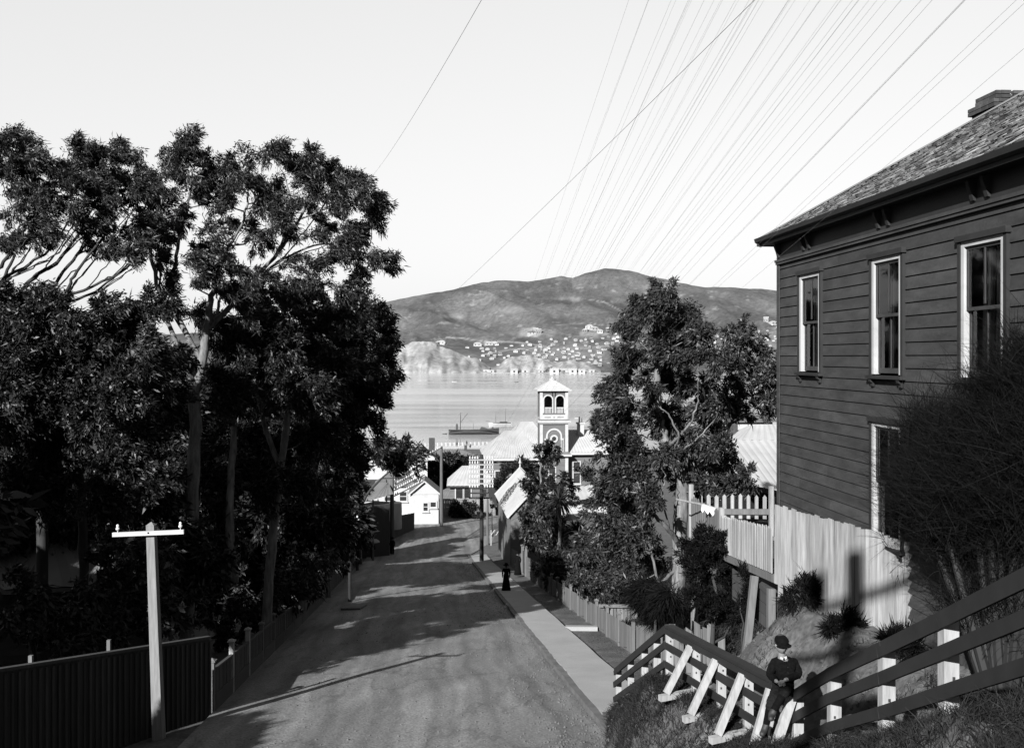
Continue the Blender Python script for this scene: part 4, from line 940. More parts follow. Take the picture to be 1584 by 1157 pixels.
def boat_shed():
    mb = MB(); mb.m = 0; mb.box(-6, 6, -4, 4, -3, 3.2); mb.m = 1
    mb.prism([(-6.4, -4.4, 3.2), (-6.4, 4.4, 3.2), (-6.4, 0, 5.4)], (12.8, 0, 0)); mb.m = 2; mb.box(-1.5, 1.5, -4.05, -4.01, -.5, 2.4); return mb.build('boat_shed', [M['white'], M['iron'], M['glass_d']])
bs = boat_shed()
for i, (px, s) in enumerate([(657, 1.5), (697, 1.2), (664, 1.0), (752, 1.0), (760, .9), (795, 1.3), (812, 1.2), (836, 1.0), (858, 1.6), (872, 1.4), (886, 1.5), (900, 1.2), (915, 1.0), (641, .8)]):
    o = bs if i == 0 else bs.copy()
    if i: C.objects.link(o)
    o.location = P(px, 577, 2100 - 6 * (i % 3)); o.location.z = SEA + 2.6; o.scale = (s, s, s); o.rotation_euler.z = random.uniform(-.2, .2)
    tag(o, 'low shed on the far shoreline at the foot of the bluffs', 'boat shed', 'sheds along the far shore')
mb = MB()
for k in range(80):
    px = 560 + k * 4.8; a = P(px, 577, 2092); b_ = P(px + 4.9, 577, 2092); mb.bar((a.x, a.y, SEA + .6), (b_.x, b_.y, SEA + .6), 6, 2.6)
tag(mb.build('seawall', M['clay']), 'long low stone seawall along the far shore', 'sea wall')
# near seawall with a white post rail along the reclaimed foreshore
sw = thing('seawall_railing', 'white post railing along the near edge of the harbour', 'railing', (-30, 338, -31.6))
SA, SB = Vector((-62, 331, -31.6)), Vector((-6, 346, -31.75)); n = 40
mb = MB(); mb.bar(SA + U * .15, SB + U * .15, .9, .9); mb.build('coping', M['casing'], sw)
mb = MB(); mb.bar(SA + U * 1.55, SB + U * 1.55, .18, .16); mb.build('rail', M['white'], sw)
pm = MB(); pm.box(-.26, .26, -.2, .2, 0, 1.25)
po = None
for i in range(n):
    p = SA.lerp(SB, i / (n - 1)) + U * .5
    if po is None: po = pm.build('post', M['white'], sw, local=True); o = po
    else: o = po.copy(); C.objects.link(o); o.parent = sw
    o.location = p - wloc(sw)
# ------------------------------------------------------------------ trees and shrubs
def leaves(centres, rad, n_per, length, width, droop=.5, wind=(.5, .1, 0), spread=.5, flat=1.0, seed=0):
    """rhombic leaves scattered round tuft centres; returns verts, faces"""
    g = np.random.default_rng(seed)
    c = np.repeat(np.asarray(centres), n_per, 0); r = np.repeat(np.asarray(rad), n_per)[:, None]; n = len(c)
    off = g.normal(size=(n, 3)); off /= np.linalg.norm(off, axis=1)[:, None]; off *= (g.random((n, 1)) ** .45) * r; off[:, 2] *= flat
    wv_ = np.array(wind, float); wl_ = np.linalg.norm(wv_)
    if wl_ > 0: off += (off @ (wv_ / wl_))[:, None] * (wv_ / wl_)[None] * .8 * wl_; off += np.repeat(g.normal(size=(len(centres), 3)) * np.asarray(rad)[:, None] * .25, n_per, 0)
    p = c + off
    d = off / (r + 1e-6) * .9 + g.normal(size=(n, 3)) * spread + np.array(wind) + np.array([0, 0, -droop]); d /= np.linalg.norm(d, axis=1)[:, None]
    s = np.cross(d, g.normal(size=(n, 3))); s /= np.linalg.norm(s, axis=1)[:, None] + 1e-9
    L = length * g.uniform(.6, 1.25, (n, 1)); Wd = width * g.uniform(.7, 1.2, (n, 1))
    b = p; t = p + d * L; m = p + d * L * .45; k = np.cross(s, d) * L * .06
    v = np.stack([b, m + s * Wd / 2 + k, t, m - s * Wd / 2 + k], 1).reshape(-1, 3)
    f = np.arange(n * 4).reshape(-1, 4)
    return v, f
def spray_leaves(st, dr, ln, n_per, length, width, droop, spread, seed):
    """leaves strung along drooping sprays"""
    g = np.random.default_rng(seed); st = np.repeat(np.array(st), n_per, 0); dr = np.repeat(np.array(dr), n_per, 0); ln = np.repeat(np.array(ln), n_per)[:, None]; n = len(st)
    u = g.random((n, 1)) ** .75; wob = g.normal(size=(n, 3)) * (.20 * ln) * (1.1 - .55 * u)
    p = st + dr * ln * u + wob; p[:, 2] -= (u[:, 0] ** 2) * ln[:, 0] * .25 * droop
    d = dr * .75 + g.normal(size=(n, 3)) * spread + np.array([0, 0, -droop]); d /= np.linalg.norm(d, axis=1)[:, None]
    s = np.cross(d, g.normal(size=(n, 3))); s /= np.linalg.norm(s, axis=1)[:, None] + 1e-9
    L = length * np.exp(g.normal(size=(n, 1)) * .33); Wd = width * np.exp(g.normal(size=(n, 1)) * .25)
    t = p + d * L; m = p + d * L * g.uniform(.35, .6, (n, 1)); k = np.cross(s, d) * L * .08
    v = np.stack([p, m + s * Wd / 2 + k, t, m - s * Wd / 2 + k], 1).reshape(-1, 3)
    return v, np.arange(n * 4).reshape(-1, 4)
def tree(name, label, clumps, Y, dY=1.5, limbs=(), trunk_r=.3, bark='bark', leaf='leaf', tufts=14, per=46, L=.2, Wd=.05, tuft_r=.42, droop=.5, wind=(.5, .1, 0), spread=.5, group=None, cat='tree', flat=.9, base=None, fill=1.0, seed=1, dens=4.6, twig=True, hollow=.5, spray=True, dup=0, shift=None, trim=None, parts=('trunk', 'crown')):
    rr = random.Random(seed); g = np.random.default_rng(seed)
    nodes = []; wood = MB(); first = None
    for li, (poly, r0, r1) in enumerate(limbs):
        pts = []; yo = 0
        for i, q in enumerate(poly):
            y = Y + (q[2] if len(q) > 2 else 0); p = P(q[0], q[1], y); pts.append(p)
        if li == 0:
            p0 = pts[0]; gz = h(p0.x, p0.y); first = Vector((p0.x, p0.y, gz))
            if p0.z > gz + .3: pts = [Vector((p0.x - .1 * rr.random(), p0.y, gz - .4))] + pts
        # smooth the polyline (Catmull-Rom)
        sm = []
        for i in range(len(pts) - 1):
            a, b, c, d = pts[max(i-1, 0)], pts[i], pts[i+1], pts[min(i+2, len(pts)-1)]
            for k in range(5):
                t = k / 5; sm.append(.5 * ((2*b) + (c - a)*t + (2*a - 5*b + 4*c - d)*t*t + (3*b - a - 3*c + d)*t**3))
        sm.append(pts[-1]); m = len(sm)
        for i in range(1, m - 1): sm[i] = sm[i] + Vector((rr.gauss(0, 1), rr.gauss(0, 1), rr.gauss(0, .5))) * (.018 + .05 * (r1 + r0) * (li > 0))
        for q_ in range(dup if li > 0 else 0):            # thinner stems running beside the limb
            o0 = Vector((rr.gauss(0, .25), rr.gauss(0, .5), rr.gauss(0, .2))); f0 = rr.uniform(.0, .4); i0 = int(f0 * m)
            alt = [sm[i] + o0 * ((i - i0) / max(1, m - i0)) * 1.6 + Vector((rr.gauss(0, .03), rr.gauss(0, .03), rr.gauss(0, .02))) * (i > i0) for i in range(i0, m)]
            if len(alt) > 2: wood.tube(alt, [lerp(r0 * .45, .012, k / (len(alt) - 1)) for k in range(len(alt))], 6); nodes += [(p, .03) for p in alt[1:]]
        rads = [lerp(r0, r1, i / (m-1)) * rr.uniform(.93, 1.07) * (1.25 if li == 0 and i < 2 else 1) for i in range(m)]
        wood.tube(sm, rads, 9)
        nodes += [(p, r) for p, r in zip(sm, rads)]
    cl = []
    for q in clumps:
        if trim and q[0] > trim[0]: q = (q[0] + trim[1],) + tuple(q[1:])
        if shift and q[0] < shift[0]: q = (q[0] + shift[1],) + tuple(q[1:])
        y = Y + (q[3] if len(q) > 3 else rr.uniform(-dY, dY)); cl.append((P(q[0], q[1], y), 1.12 * q[2] / FPX * y))
    if first is None:
        m0 = min(cl, key=lambda a: a[0].z)[0]; cxm = sum(a[0].x for a in cl) / len(cl); cym = sum(a[0].y for a in cl) / len(cl)
        b0 = Vector(base) if base else Vector((cxm, cym, 0)); b0.z = h(b0.x, b0.y); first = b0.copy()
        topz = sum(a[0].z for a in cl) / len(cl); b0.z -= .3
        sm = [b0.lerp(Vector((cxm, cym, topz)), k / 6) + Vector((rr.uniform(-.1, .1), rr.uniform(-.1, .1), 0)) * (k > 0) for k in range(7)]
        rads = [lerp(trunk_r, trunk_r * .4, k / 6) for k in range(7)]; wood.tube(sm, rads, 8); nodes = list(zip(sm, rads))
    th = thing(name, label, cat, first, 0, group)
    cl.sort(key=lambda a: min((a[0] - n[0]).length for n in nodes))
    cen = []; rad = []; sst = []; sdr = []; sln = []
    for (c, R_) in cl:
        if not nodes: break
        best = min(nodes, key=lambda n: (n[0] - c).length * (1.0 if n[0].z < c.z - .15 else 1.9))
        p0, rp = best; d = c - p0; ln = d.length
        r0 = min(rp * .75, .018 + .016 * ln)
        mid1 = p0 + d * .35 + Vector((rr.uniform(-.1, .1), rr.uniform(-.1, .1), -.06)) * ln; mid2 = p0 + d * .7 + Vector((rr.uniform(-.08, .08), rr.uniform(-.08, .08), -.03)) * ln
        path = [p0, mid1, mid2, c]; wood.tube(path, [r0, r0 * .8, r0 * .6, r0 * .35], 5)
        nodes += [(mid1, r0 * .8), (mid2, r0 * .6), (c, r0 * .4)]
        if spray:
            for q_ in range(max(4, int(8 * (R_ / .9) ** 1.1))):
                if rr.random() < .06: continue
                o_ = Vector(g.normal(size=3)).normalized(); o_.z *= flat; sc = c + o_ * R_ * rr.uniform(.15, .8); rs = R_ * rr.uniform(.25, .5)
                wood.tube([c.lerp(mid2, rr.uniform(.1, .6)), c.lerp(sc, .6) + Vector((0, 0, .03)), sc], [r0 * .35 + .004, .012, .008], 4)
                for k in range(max(2, int(tufts * .42 * (rs / .4) ** 1.1 * fill))):
                    dv = Vector(g.normal(size=3)).normalized(); s0 = sc + dv * rs * rr.uniform(0, .7)
                    dd = (dv * .55 + o_ * .5 + Vector(wind) * 1.1 + Vector((0, 0, .12)) + Vector(g.normal(size=3)) * .25).normalized(); ll = tuft_r * rr.uniform(.8, 2.3)
                    sst.append(s0[:]); sdr.append(dd[:]); sln.append(ll)
                    if twig: wood.tube([sc, s0, s0 + dd * ll * .75], [.009, .007, .003], 3)
            continue
        nt_ = max(4, int(tufts * (R_ / .9) ** 1.5 * fill))
        for k in range(nt_):
            o_ = Vector(g.normal(size=3)).normalized() * (hollow + (1 - hollow) * g.random()) * R_; o_.z *= flat
            t = c + o_; cen.append(t); rad.append(tuft_r * rr.uniform(.6, 1.1))
            if twig and k % 2 == 0: wood.tube([c.lerp(mid2, .3), c + o_ * .55 + Vector((0, 0, .04)), t], [.014, .01, .005], 4)
    wood.build(parts[0], M[bark], th, smooth=True)
    if spray: v, f = spray_leaves(sst, sdr, sln, int(per * dens * .52), L, Wd * 1.2, droop, spread, seed)
    else: v, f = leaves([tuple(c) for c in cen], rad, int(per * dens), L * 1.0, Wd * 1.25, droop, wind, spread, .8, seed)
    np_mesh(parts[1], v, f, M[leaf], th)
    return th
GT = 'tall gum trees along the left side of the street'
# the main gum with its pale trunk
tree('gum_tree', 'tallest gum tree with pale forking trunk and bare upper limbs beside the street at left',
  [(275,232,34),(258,258,30),(240,285,28),(300,262,34),(282,225,16),(325,258,20),(338,285,26),(370,250,28),(390,275,24),(425,240,24),(432,268,28),(415,228,14),(462,252,20),(478,242,14),(490,275,24),(515,270,30),(540,262,18),(545,292,24),(520,305,26),(575,300,16),(583,326,16),(578,338,10),(500,320,28),(455,300,26),(410,305,22),(350,312,20),(215,300,20),(240,330,22),(232,365,16),(300,300,22),(545,372,24),(520,372,24),(575,392,26),(598,405,13),(505,400,24),(555,412,22),(530,345,12),(495,350,14),(310,385,26),(290,400,20),(345,405,26),(330,430,28),(372,425,22),(300,440,22),(350,450,28),(395,440,22),(440,415,20),(420,450,24),(465,440,24),(275,330,13),(380,345,12),(430,330,14),(330,310,20),(350,340,18),(410,330,20),(440,350,18),(405,365,20),(250,355,15),(240,400,18),(255,430,18),(430,440,22),(480,370,22),(500,440,24),(535,440,18),(480,415,18),(325,365,16),(215,335,18),(205,280,18),(560,355,14),(300,490,28),(340,500,28),(262,470,18),(380,480,26),(410,290,22),(360,275,20)],
  33, 1.6, [([(288,990),(292,900),(296,800),(301,700),(302,640),(297,590)], .25, .19), ([(297,590),(281,551,-.3),(266,532),(250,522),(232,500)], .12, .05), ([(300,610),(313,562,.3),(319,510,.5),(326,470),(333,440),(340,405)], .2, .05),
   ([(281,551,-.3),(260,500),(243,440,-.4),(233,389,-.6),(236,318,-.6),(240,290)], .09, .03), ([(313,562,.3),(272,480,.5),(266,440,.6),(274,385,.6),(290,322,.4),(300,275)], .1, .03), ([(319,510,.5),(355,475,.6),(391,436,.8),(430,389,.8),(462,340,.6),(490,290,.3)], .11, .035), ([(333,440),(345,400,-.5),(372,350,-.8),(385,300,-.8)], .06, .03), ([(391,436,.8),(440,400,1),(495,378,1.2),(545,385,1)], .05, .02), ([(430,389,.8),(452,330,.2),(440,270,.1)], .04, .02), ([(462,340,.6),(520,318,.4),(560,310,.2)], .035, .015)],
  tufts=12, per=60, tuft_r=.30, dup=1, L=.15, Wd=.03, wind=(.6, .1, -.05), spread=.5, seed=11, group=GT, hollow=.35)
# gums further left, leaning, with bare stems against the sky
tree('gum_tree', 'leaning gum tree at the far left edge with slanting bare limbs against the sky',
  [(5,222,30),(-20,245,34),(30,215,18),(45,240,22),(25,265,34),(62,268,20),(75,290,26),(55,310,32),(10,305,36),(30,340,28),(110,238,26),(92,262,24),(135,258,34),(120,225,16),(172,225,18),(188,240,14),(165,250,20),(175,285,28),(140,298,34),(105,305,34),(75,345,26),(150,335,28),(195,322,20),(205,290,16),(118,345,26),(-5,370,22),(20,375,14),(60,372,14),(185,358,14),(205,370,12),(165,382,12),(195,395,9),(130,375,12),(218,345,10)],
  31, 1.5, [([(66,860),(62,700),(52,600),(40,520),(28,470)], .2, .13), ([(52,600),(10,470),(-30,440),(-60,430)], .12, .06), ([(28,470),(50,430),(90,405),(130,350),(150,310)], .075, .03), ([(28,470),(0,440,.4),(45,408,.5),(85,380,.5),(110,330,.3)], .07, .025), ([(40,520),(85,440,.7),(118,395,.7),(150,350,.4),(165,300,.4)], .065, .025), ([(62,600),(100,460,-.6),(120,420,-.6),(165,360,-.5),(185,310,-.3)], .065, .025), ([(100,460,-.6),(150,440,-.6),(195,415,-.5),(228,372,-.3)], .05, .02), ([(95,470,-.6),(140,455,-.4),(180,425,-.4),(210,395,-.4)], .05, .02), ([(-30,440),(5,405),(30,375),(45,340)], .06, .03), ([(0,440,.4),(20,400,.4),(30,350,.3)], .06, .03), ([(118,395,.7),(140,385,.8),(190,372,.7)], .035, .015)],
  tufts=13, per=66, tuft_r=.28, dup=2, L=.145, Wd=.028, wind=(.65, .1, 0), spread=.5, seed=12, group=GT, hollow=.35, bark='bark_d')
# lower, denser trees filling below
tree('gum_tree', 'dense low gum tree filling the lower left below the bare limbs',
  [(15,470,30),(40,490,38),(85,498,36),(120,510,40),(165,505,36),(205,495,26),(235,478,18),(10,545,48),(70,560,50),(140,570,50),(205,555,42),(250,545,28),(20,620,50),(95,630,50),(165,640,48),(230,620,42),(25,695,50),(105,705,45),(180,710,42),(240,690,36),(60,755,40),(150,770,34),(215,760,30),(-20,500,40),(0,760,34)],
  28.5, 1.6, [([(130,930),(128,800),(120,700),(110,600)], .16, .09)], tufts=19, per=84, tuft_r=.40, L=.15, Wd=.042, leaf='leaf_b', seed=13, bark='bark_d', hollow=.2)
tree('gum_tree', 'dense gum tree with dark trunk beside the low left fence, right of the pale trunk',
  [(375,480,26),(410,490,30),(450,470,24),(345,530,30),(390,540,38),(440,530,38),(485,505,32),(515,480,24),(340,600,34),(400,610,42),(460,600,44),(510,560,34),(360,680,36),(420,690,40),(480,670,40),(340,730,24),(400,750,30),(455,745,30),(270,590,22),(260,650,26),(268,720,24),(310,690,18)],
  36, 2.4, [([(412,960),(420,850),(432,740),(445,640),(450,560)], .22, .1), ([(440,740),(405,640),(390,560)], .12, .05), ([(360,900,-2),(356,780,-2),(362,660,-1)], .2, .1)], tufts=18, per=74, tuft_r=.40, L=.17, Wd=.045, leaf='leaf_b', seed=14, hollow=.2)
tree('gum_tree', 'gum tree whose ragged edge stands against the harbour, right end of the left hand row',
  [(555,462,18),(578,470,16),(595,478,12),(535,478,22),(550,500,26),(580,505,20),(604,512,9),(598,532,13),(570,540,26),(606,560,10),(585,570,18),(545,560,34),(520,530,30),(500,580,40),(550,610,38),(585,605,20),(520,650,40),(560,655,28),(588,652,13),(530,705,34),(480,640,38),(480,720,36),(520,760,22),(598,622,10),(603,590,8)],
  44, 2.4, [([(452,930),(472,820),(505,700),(530,600),(550,520)], .3, .08), ([(505,700),(560,640),(590,590)], .09, .03)], tufts=12, per=65, tuft_r=.40, L=.17, Wd=.045, leaf='leaf_b', seed=15, trim=(555, -12), bark='bark_d', hollow=.25)
tree('bush_tree', 'dark low bush tree under the gums behind the short pole', [(20,800,44),(90,800,44),(160,800,40),(230,790,36),(30,860,44),(110,870,40),(60,910,40),(250,840,30),(265,890,28),(130,930,34),(10,940,40),(200,900,30),(255,940,24),(320,870,28),(335,820,26),(320,760,24)], 33, 1.6, seed=17, tufts=16, per=50, tuft_r=.45, L=.22, Wd=.07, leaf='leaf_b', bark='bark_d', twig=False, hollow=.15)
tree('bush_tree', 'dark low bush tree between the pale trunk and the low panelled fence', [(340,790,30),(380,820,34),(420,810,30),(350,860,34),(400,870,34),(450,840,30),(480,810,30),(340,920,28),(385,930,26),(430,900,26),(470,880,24),(510,830,24),(495,860,20)], 43, 1.6, seed=18, tufts=16, per=50, tuft_r=.5, L=.24, Wd=.08, leaf='leaf_b', bark='bark_d', twig=False, hollow=.15)
for i, (x, y, zz, rr_, lab) in enumerate(((-23, 9, 3.0, 2.6, 'nearest of the dark trees outside the left of the view'), (-27, 16, 5, 3.0, 'dark tree outside the left of the view, second from the viewpoint'), (-33, 24, 5, 3.2, 'dark tree outside the left of the view, furthest down the slope'), (-29, 4, 5, 3.0, 'dark tree outside the left of the view, nearest the hilltop'), (-16.2, 21.5, -.9, 2.2, 'dark tree just outside the left of the view behind the board fence'), (-18.5, 62, -6.5, 3.2, 'dark tree hidden behind the gums, first of three down the slope'), (-21, 76, -7, 3.4, 'dark tree hidden behind the gums, middle of three down the slope'), (-25, 92, -6, 3.8, 'dark tree hidden behind the gums, lowest of three down the slope'))):  # out-of-sight trees added only for the shade they throw on yard, road and street
    pxy = lambda dx, dy, z: ((x + dx) / (y + dy) * FPX + CX, HY - z / (y + dy) * FPX, rr_ / (y + dy) * FPX * .55, dy)
    cl = [pxy(a, b, zz - c) for a, b, c in ((0, 0, 0), (1.8, 0, 1.5), (-1.8, .5, 1.5), (0, 1.8, 1.8), (0, -1.8, 1.8), (1.5, 1.5, 3.4), (-1.5, 1.2, 3.6), (1.2, -1.5, 3.6), (-1.2, -1.5, 3.8), (0, 0, 4.5), (1.5, 0, 6), (-1.5, 0, 6.2), (0, 1.2, 6.5), (0, -1.2, 6.6), (.8, .4, 8), (-.8, -.4, 8))]
    tree('bush_tree', lab, cl, y, 0, seed=100 + i, tufts=10, per=24, tuft_r=.8, L=.4, Wd=.16, leaf='leaf_b', bark='bark_d', twig=False, hollow=.2)

tree('street_tree', 'small tree by the lower left footpath with leaves hanging before the white house',
  [(600,695,17),(628,692,12),(640,704,7),(612,712,14),(585,702,14),(632,712,9),(600,725,11),(548,748,12),(590,690,14)],
  78, 2, [([(552,850),(556,800),(566,768),(590,740),(612,722)], .2, .05), ([(566,768),(556,740),(562,715)], .1, .05), ([(590,740),(622,738),(640,728)], .05, .02)], tufts=9, per=34, tuft_r=.55, L=.3, Wd=.1, leaf='leaf_b', seed=16, bark='bark_d')
for i, (cl, y, lab) in enumerate([
   ([(60,600,70),(150,620,70),(240,640,60),(40,700,70),(130,720,70),(220,740,60),(70,800,60),(170,820,60),(20,860,60),(250,830,50)], 48, 'dark bushy tree behind the lower left gums, second row'),
   ([(330,620,55),(420,640,60),(490,640,50),(350,720,55),(430,740,60),(500,740,50),(390,810,50),(470,810,50),(330,800,40),(520,800,34)], 58, 'dark bushy tree filling the gap between the left trunks')]):
    tree('bush_tree', lab, cl, y, 3, tufts=9, per=60, tuft_r=.7, L=.34, Wd=.12, leaf='leaf_b', seed=20 + i, bark='bark_d', twig=False, hollow=.1)
for i, (cl, y, lab, nm, kw) in enumerate([
   ([(160,850,26),(195,840,22),(225,855,22),(175,890,26),(215,890,24),(145,915,22),(190,930,24),(235,920,20),(130,950,22),(165,965,22),(215,965,20),(110,975,18),(245,960,16)], 28, 'broad leaved shrub catching light behind the tall board fence', 'shrub', dict(L=.2, Wd=.08, tuft_r=.3, per=30)),
   ([(40,930,34),(90,950,30),(10,970,34),(60,985,26),(100,990,20),(20,900,26)], 27, 'dark shrub behind the board fence at the far left edge', 'shrub', dict(L=.18, Wd=.06, tuft_r=.3, per=34)),
   ([(350,940,20),(380,960,18),(400,920,20),(370,900,22),(420,900,22),(460,880,22),(450,920,16),(490,860,20),(330,960,14),(340,985,10)], 38, 'dark undergrowth shrub at the trunk foot behind the low panelled fence', 'shrub', dict(L=.2, Wd=.07, tuft_r=.35, per=34)),
   ([(505,850,22),(530,835,20),(545,815,18),(520,805,22),(490,820,24),(548,840,12)], 66, 'dark shrub overhanging the fence beyond the picket gate', 'shrub', dict(L=.26, Wd=.09, tuft_r=.45, per=34))]):
    tree(nm, lab, cl, y, 1.0, seed=30 + i, leaf='shrub', bark='bark_d', cat='shrub', tufts=10, trunk_r=.08, parts=('stem', 'foliage'), hollow=.25, **kw)

# the big tree on the right
tree('gum_tree', 'large gum tree with pale twisting trunk standing right of the street before the harbour',
  [(1030,458,15),(1010,468,18),(990,472,15),(978,492,14),(1048,468,18),(1068,482,18),(1085,498,14),(1010,498,26),(985,520,18),(1040,510,28),(1070,515,24),(1095,525,16),(1005,540,24),(968,552,14),(985,565,22),(1035,555,26),(1075,555,26),(1100,560,15),(945,582,14),(965,588,20),(1000,592,24),(1045,600,28),(1085,595,24),(1112,592,13),(930,602,12),(930,628,15),(958,622,20),(985,635,22),(1060,640,28),(1095,635,22),(1118,622,12),(945,655,18),(975,668,22),(1085,672,26),(920,662,10),(925,690,20),(955,700,26),(990,705,24),(1020,738,18),(912,728,16),(940,738,26),(975,750,28),(1010,775,22),(920,770,18),(950,790,26),(990,800,24),(925,812,18),(960,830,26),(1000,840,22),(930,850,20),(970,870,22),(1010,870,15),(945,890,18),(985,900,18),(1110,690,20),(1090,715,24),(1120,725,24),(1145,735,18),(1100,755,22),(1135,760,16),(1160,755,11),(1080,745,18),(1130,700,18),(1115,665,16),(1060,690,16),(1020,700,18),(1070,770,14),(1090,780,14),(1110,640,14),(1020,650,16),(1040,668,12),(930,750,10)],
  35, 2.0, [([(1046,955),(1050,890),(1052,820),(1055,760),(1054,728)], .27, .25), ([(1054,728),(1046,705,-.2),(1034,690,-.3),(1022,660,-.2),(1017,610,-.1),(1016,570),(1020,530),(1021,480)], .26, .05), ([(1054,735),(1070,700,.4),(1095,680,.6),(1120,665,.8)], .14, .05), ([(1034,690,-.3),(1060,665,-1),(1075,640,-1.3),(1080,610,-1.3)], .06, .02), ([(1040,700,-.3),(1050,680,-1.2),(1040,650,-1.5),(1022,630,-1.5)], .05, .02), ([(1050,700,-.4),(1075,682,-1.4),(1100,655,-1.6)], .045, .015), ([(1052,850),(1035,820,-.8),(1015,800,-1.2),(1000,775,-1.4),(985,745,-1.4)], .1, .03), ([(1035,820,-.8),(1025,770,-1.5),(1030,735,-1.6)], .04, .015), ([(1016,570),(1005,545,-.8),(990,530,-1)], .05, .02), ([(1017,580),(1035,545,-.8),(1042,535,-1)], .05, .02), ([(1046,880),(1020,900,-.5),(1008,860,-.8),(1000,840,-1)], .07, .03)],
  tufts=12, per=59, tuft_r=.32, L=.165, Wd=.045, leaf='leaf_r', seed=41, shift=(965, 16), hollow=.2, droop=.5, wind=(-.45, 0, .1))
tree('gum_tree', 'slighter gum with open crown between the large right hand tree and the dark house',
  [(1148,505,13),(1135,518,13),(1162,515,11),(1150,535,20),(1128,540,14),(1172,540,14),(1140,562,18),(1165,565,18),(1188,560,10),(1125,575,12),(1155,590,18),(1180,590,14),(1195,600,8),(1138,605,15),(1165,615,14),(1190,622,9),(1120,610,11),(1178,636,8),(1150,640,9),(1130,640,9),(1198,575,7),(1110,560,10)],
  38, 1.2, [([(1075,900),(1085,760),(1105,690),(1130,655),(1146,610),(1150,550),(1149,515)], .16, .03), ([(1130,655),(1160,640),(1185,615)], .05, .02), ([(1146,610),(1170,580),(1185,560)], .03, .015)],
  tufts=9, per=34, tuft_r=.24, L=.17, Wd=.05, leaf='leaf_r', seed=42, wind=(.4, 0, 0), hollow=.3)
# gardens on the right
def shr(lab, cl, y, dy=1.0, name='shrub', seed=0, **kw):
    a = dict(leaf='shrub', bark='bark_d', cat='shrub', tufts=10, per=34, trunk_r=.08, parts=('stem', 'foliage'), hollow=.25, L=.2, Wd=.07, tuft_r=.34); a.update(kw)
    return tree(name, lab, cl, y, dy, seed=seed, **a)
shr('rounded dense dark bush below the picket yard, right of the large trunk', [(1100,835,18),(1085,850,20),(1115,845,20),(1072,865,18),(1095,875,24),(1125,870,22),(1142,885,16),(1078,895,20),(1105,905,24),(1132,910,20),(1090,930,18),(1120,940,18),(1145,935,14),(1070,925,12),(1140,960,12),(1085,835,12)], 22.8, .5, seed=51, L=.09, Wd=.02, tuft_r=.15, per=50, tufts=22, leaf='needle', droop=-.1, wind=(-.25, 0, .2), hollow=.45, fill=1.6)
shr('spiky trailing bush over the rough palings, left of the rounded bush', [(1010,905,14),(1030,915,16),(1005,925,14),(1025,935,14),(995,912,10),(1042,930,10),(1018,950,10)], 31, .6, seed=52, L=.5, Wd=.02, per=50, tuft_r=.25, leaf='needle', droop=.7, wind=(-.6, 0, 0), spray=False)
shr('low hedge behind the right hand verge fence', [(900,905,12),(920,912,13),(940,920,13),(960,925,12),(885,895,12),(930,900,14),(960,905,16),(985,925,12)], 44, .8, seed=53, L=.12, Wd=.05, tuft_r=.25, per=60)
shr('climbing shrub spilling over the far end of the verge fence', [(848,882,9),(858,892,9),(868,900,8),(842,872,9),(876,906,6),(852,900,6)], 60, .5, seed=54, per=40, L=.2, Wd=.07)
shr('dark garden shrub mass beside the gabled shed, lower part', [(830,800,20),(850,810,22),(870,825,22),(835,830,20),(858,845,22),(885,840,18),(840,860,14),(870,865,16),(820,822,13),(815,800,12)], 70, 1.6, seed=55, L=.3, Wd=.1, tuft_r=.5, tufts=9)
shr('broad dark shrub left of the large right hand tree trunk', [(890,880,16),(905,865,18),(920,885,18),(895,850,16),(935,870,16),(880,862,14),(925,905,14),(910,835,14)], 52, 1.2, seed=56, L=.26, Wd=.08, tuft_r=.4)
shr('bare twiggy bush beside the verge, below the gabled shed', [(845,868,5),(835,880,6),(855,872,6)], 66, .4, seed=57, L=.5, Wd=.03, droop=-.8, per=16, leaf='grass', spray=False)
tree('street_tree', 'small pale stemmed tree before the tower building, beside the steep shed roof',
  [(852,692,7),(844,704,7),(860,700,6),(838,712,6),(826,694,4),(815,742,9),(808,752,9),(830,752,9),(848,745,11),(868,742,10),(878,752,8),(860,760,13),(838,768,13),(815,772,11),(880,770,8),(850,785,14),(825,790,13)],
  76, 1.4, [([(846,850),(842,800),(838,760),(836,725),(842,708)], .17, .05), ([(838,760),(850,735),(866,742)], .06, .02), ([(838,770),(822,755),(814,745)], .06, .02)], tufts=8, per=36, tuft_r=.3, L=.26, Wd=.09, leaf='leaf_b', seed=61, hollow=.2, dens=3, fill=.7)
tree('bush_tree', 'dense dark tree in front of the tower building wall, behind the steep shed roof', [(790,735,14),(805,728,14),(820,735,12),(785,755,14),(800,752,16),(775,770,10),(812,758,12),(780,742,10)], 122, 2, seed=62, tufts=10, per=50, tuft_r=.7, L=.4, Wd=.15, leaf='leaf_b', bark='bark_d', twig=False, hollow=.2)
tree('bush_tree', 'dense dark tree behind the hip roofed cottage at the street foot', [(672,728,12),(690,718,10),(705,720,11),(720,718,9),(690,738,16),(708,738,12),(668,745,12),(684,755,12)], 165, 2, seed=63, tufts=10, per=50, tuft_r=.9, L=.5, Wd=.2, leaf='leaf_b', bark='bark_d', twig=False, hollow=.2)
tree('shrub', 'dark shrub in shade against the wide board fence at the street foot', [(700,788,9),(712,786,9),(722,790,8),(708,797,8),(727,802,5),(740,803,5)], 137, .6, seed=64, tufts=9, per=40, tuft_r=.6, L=.35, Wd=.14, leaf='leaf_b', bark='bark_d', cat='shrub', parts=('stem', 'foliage'))

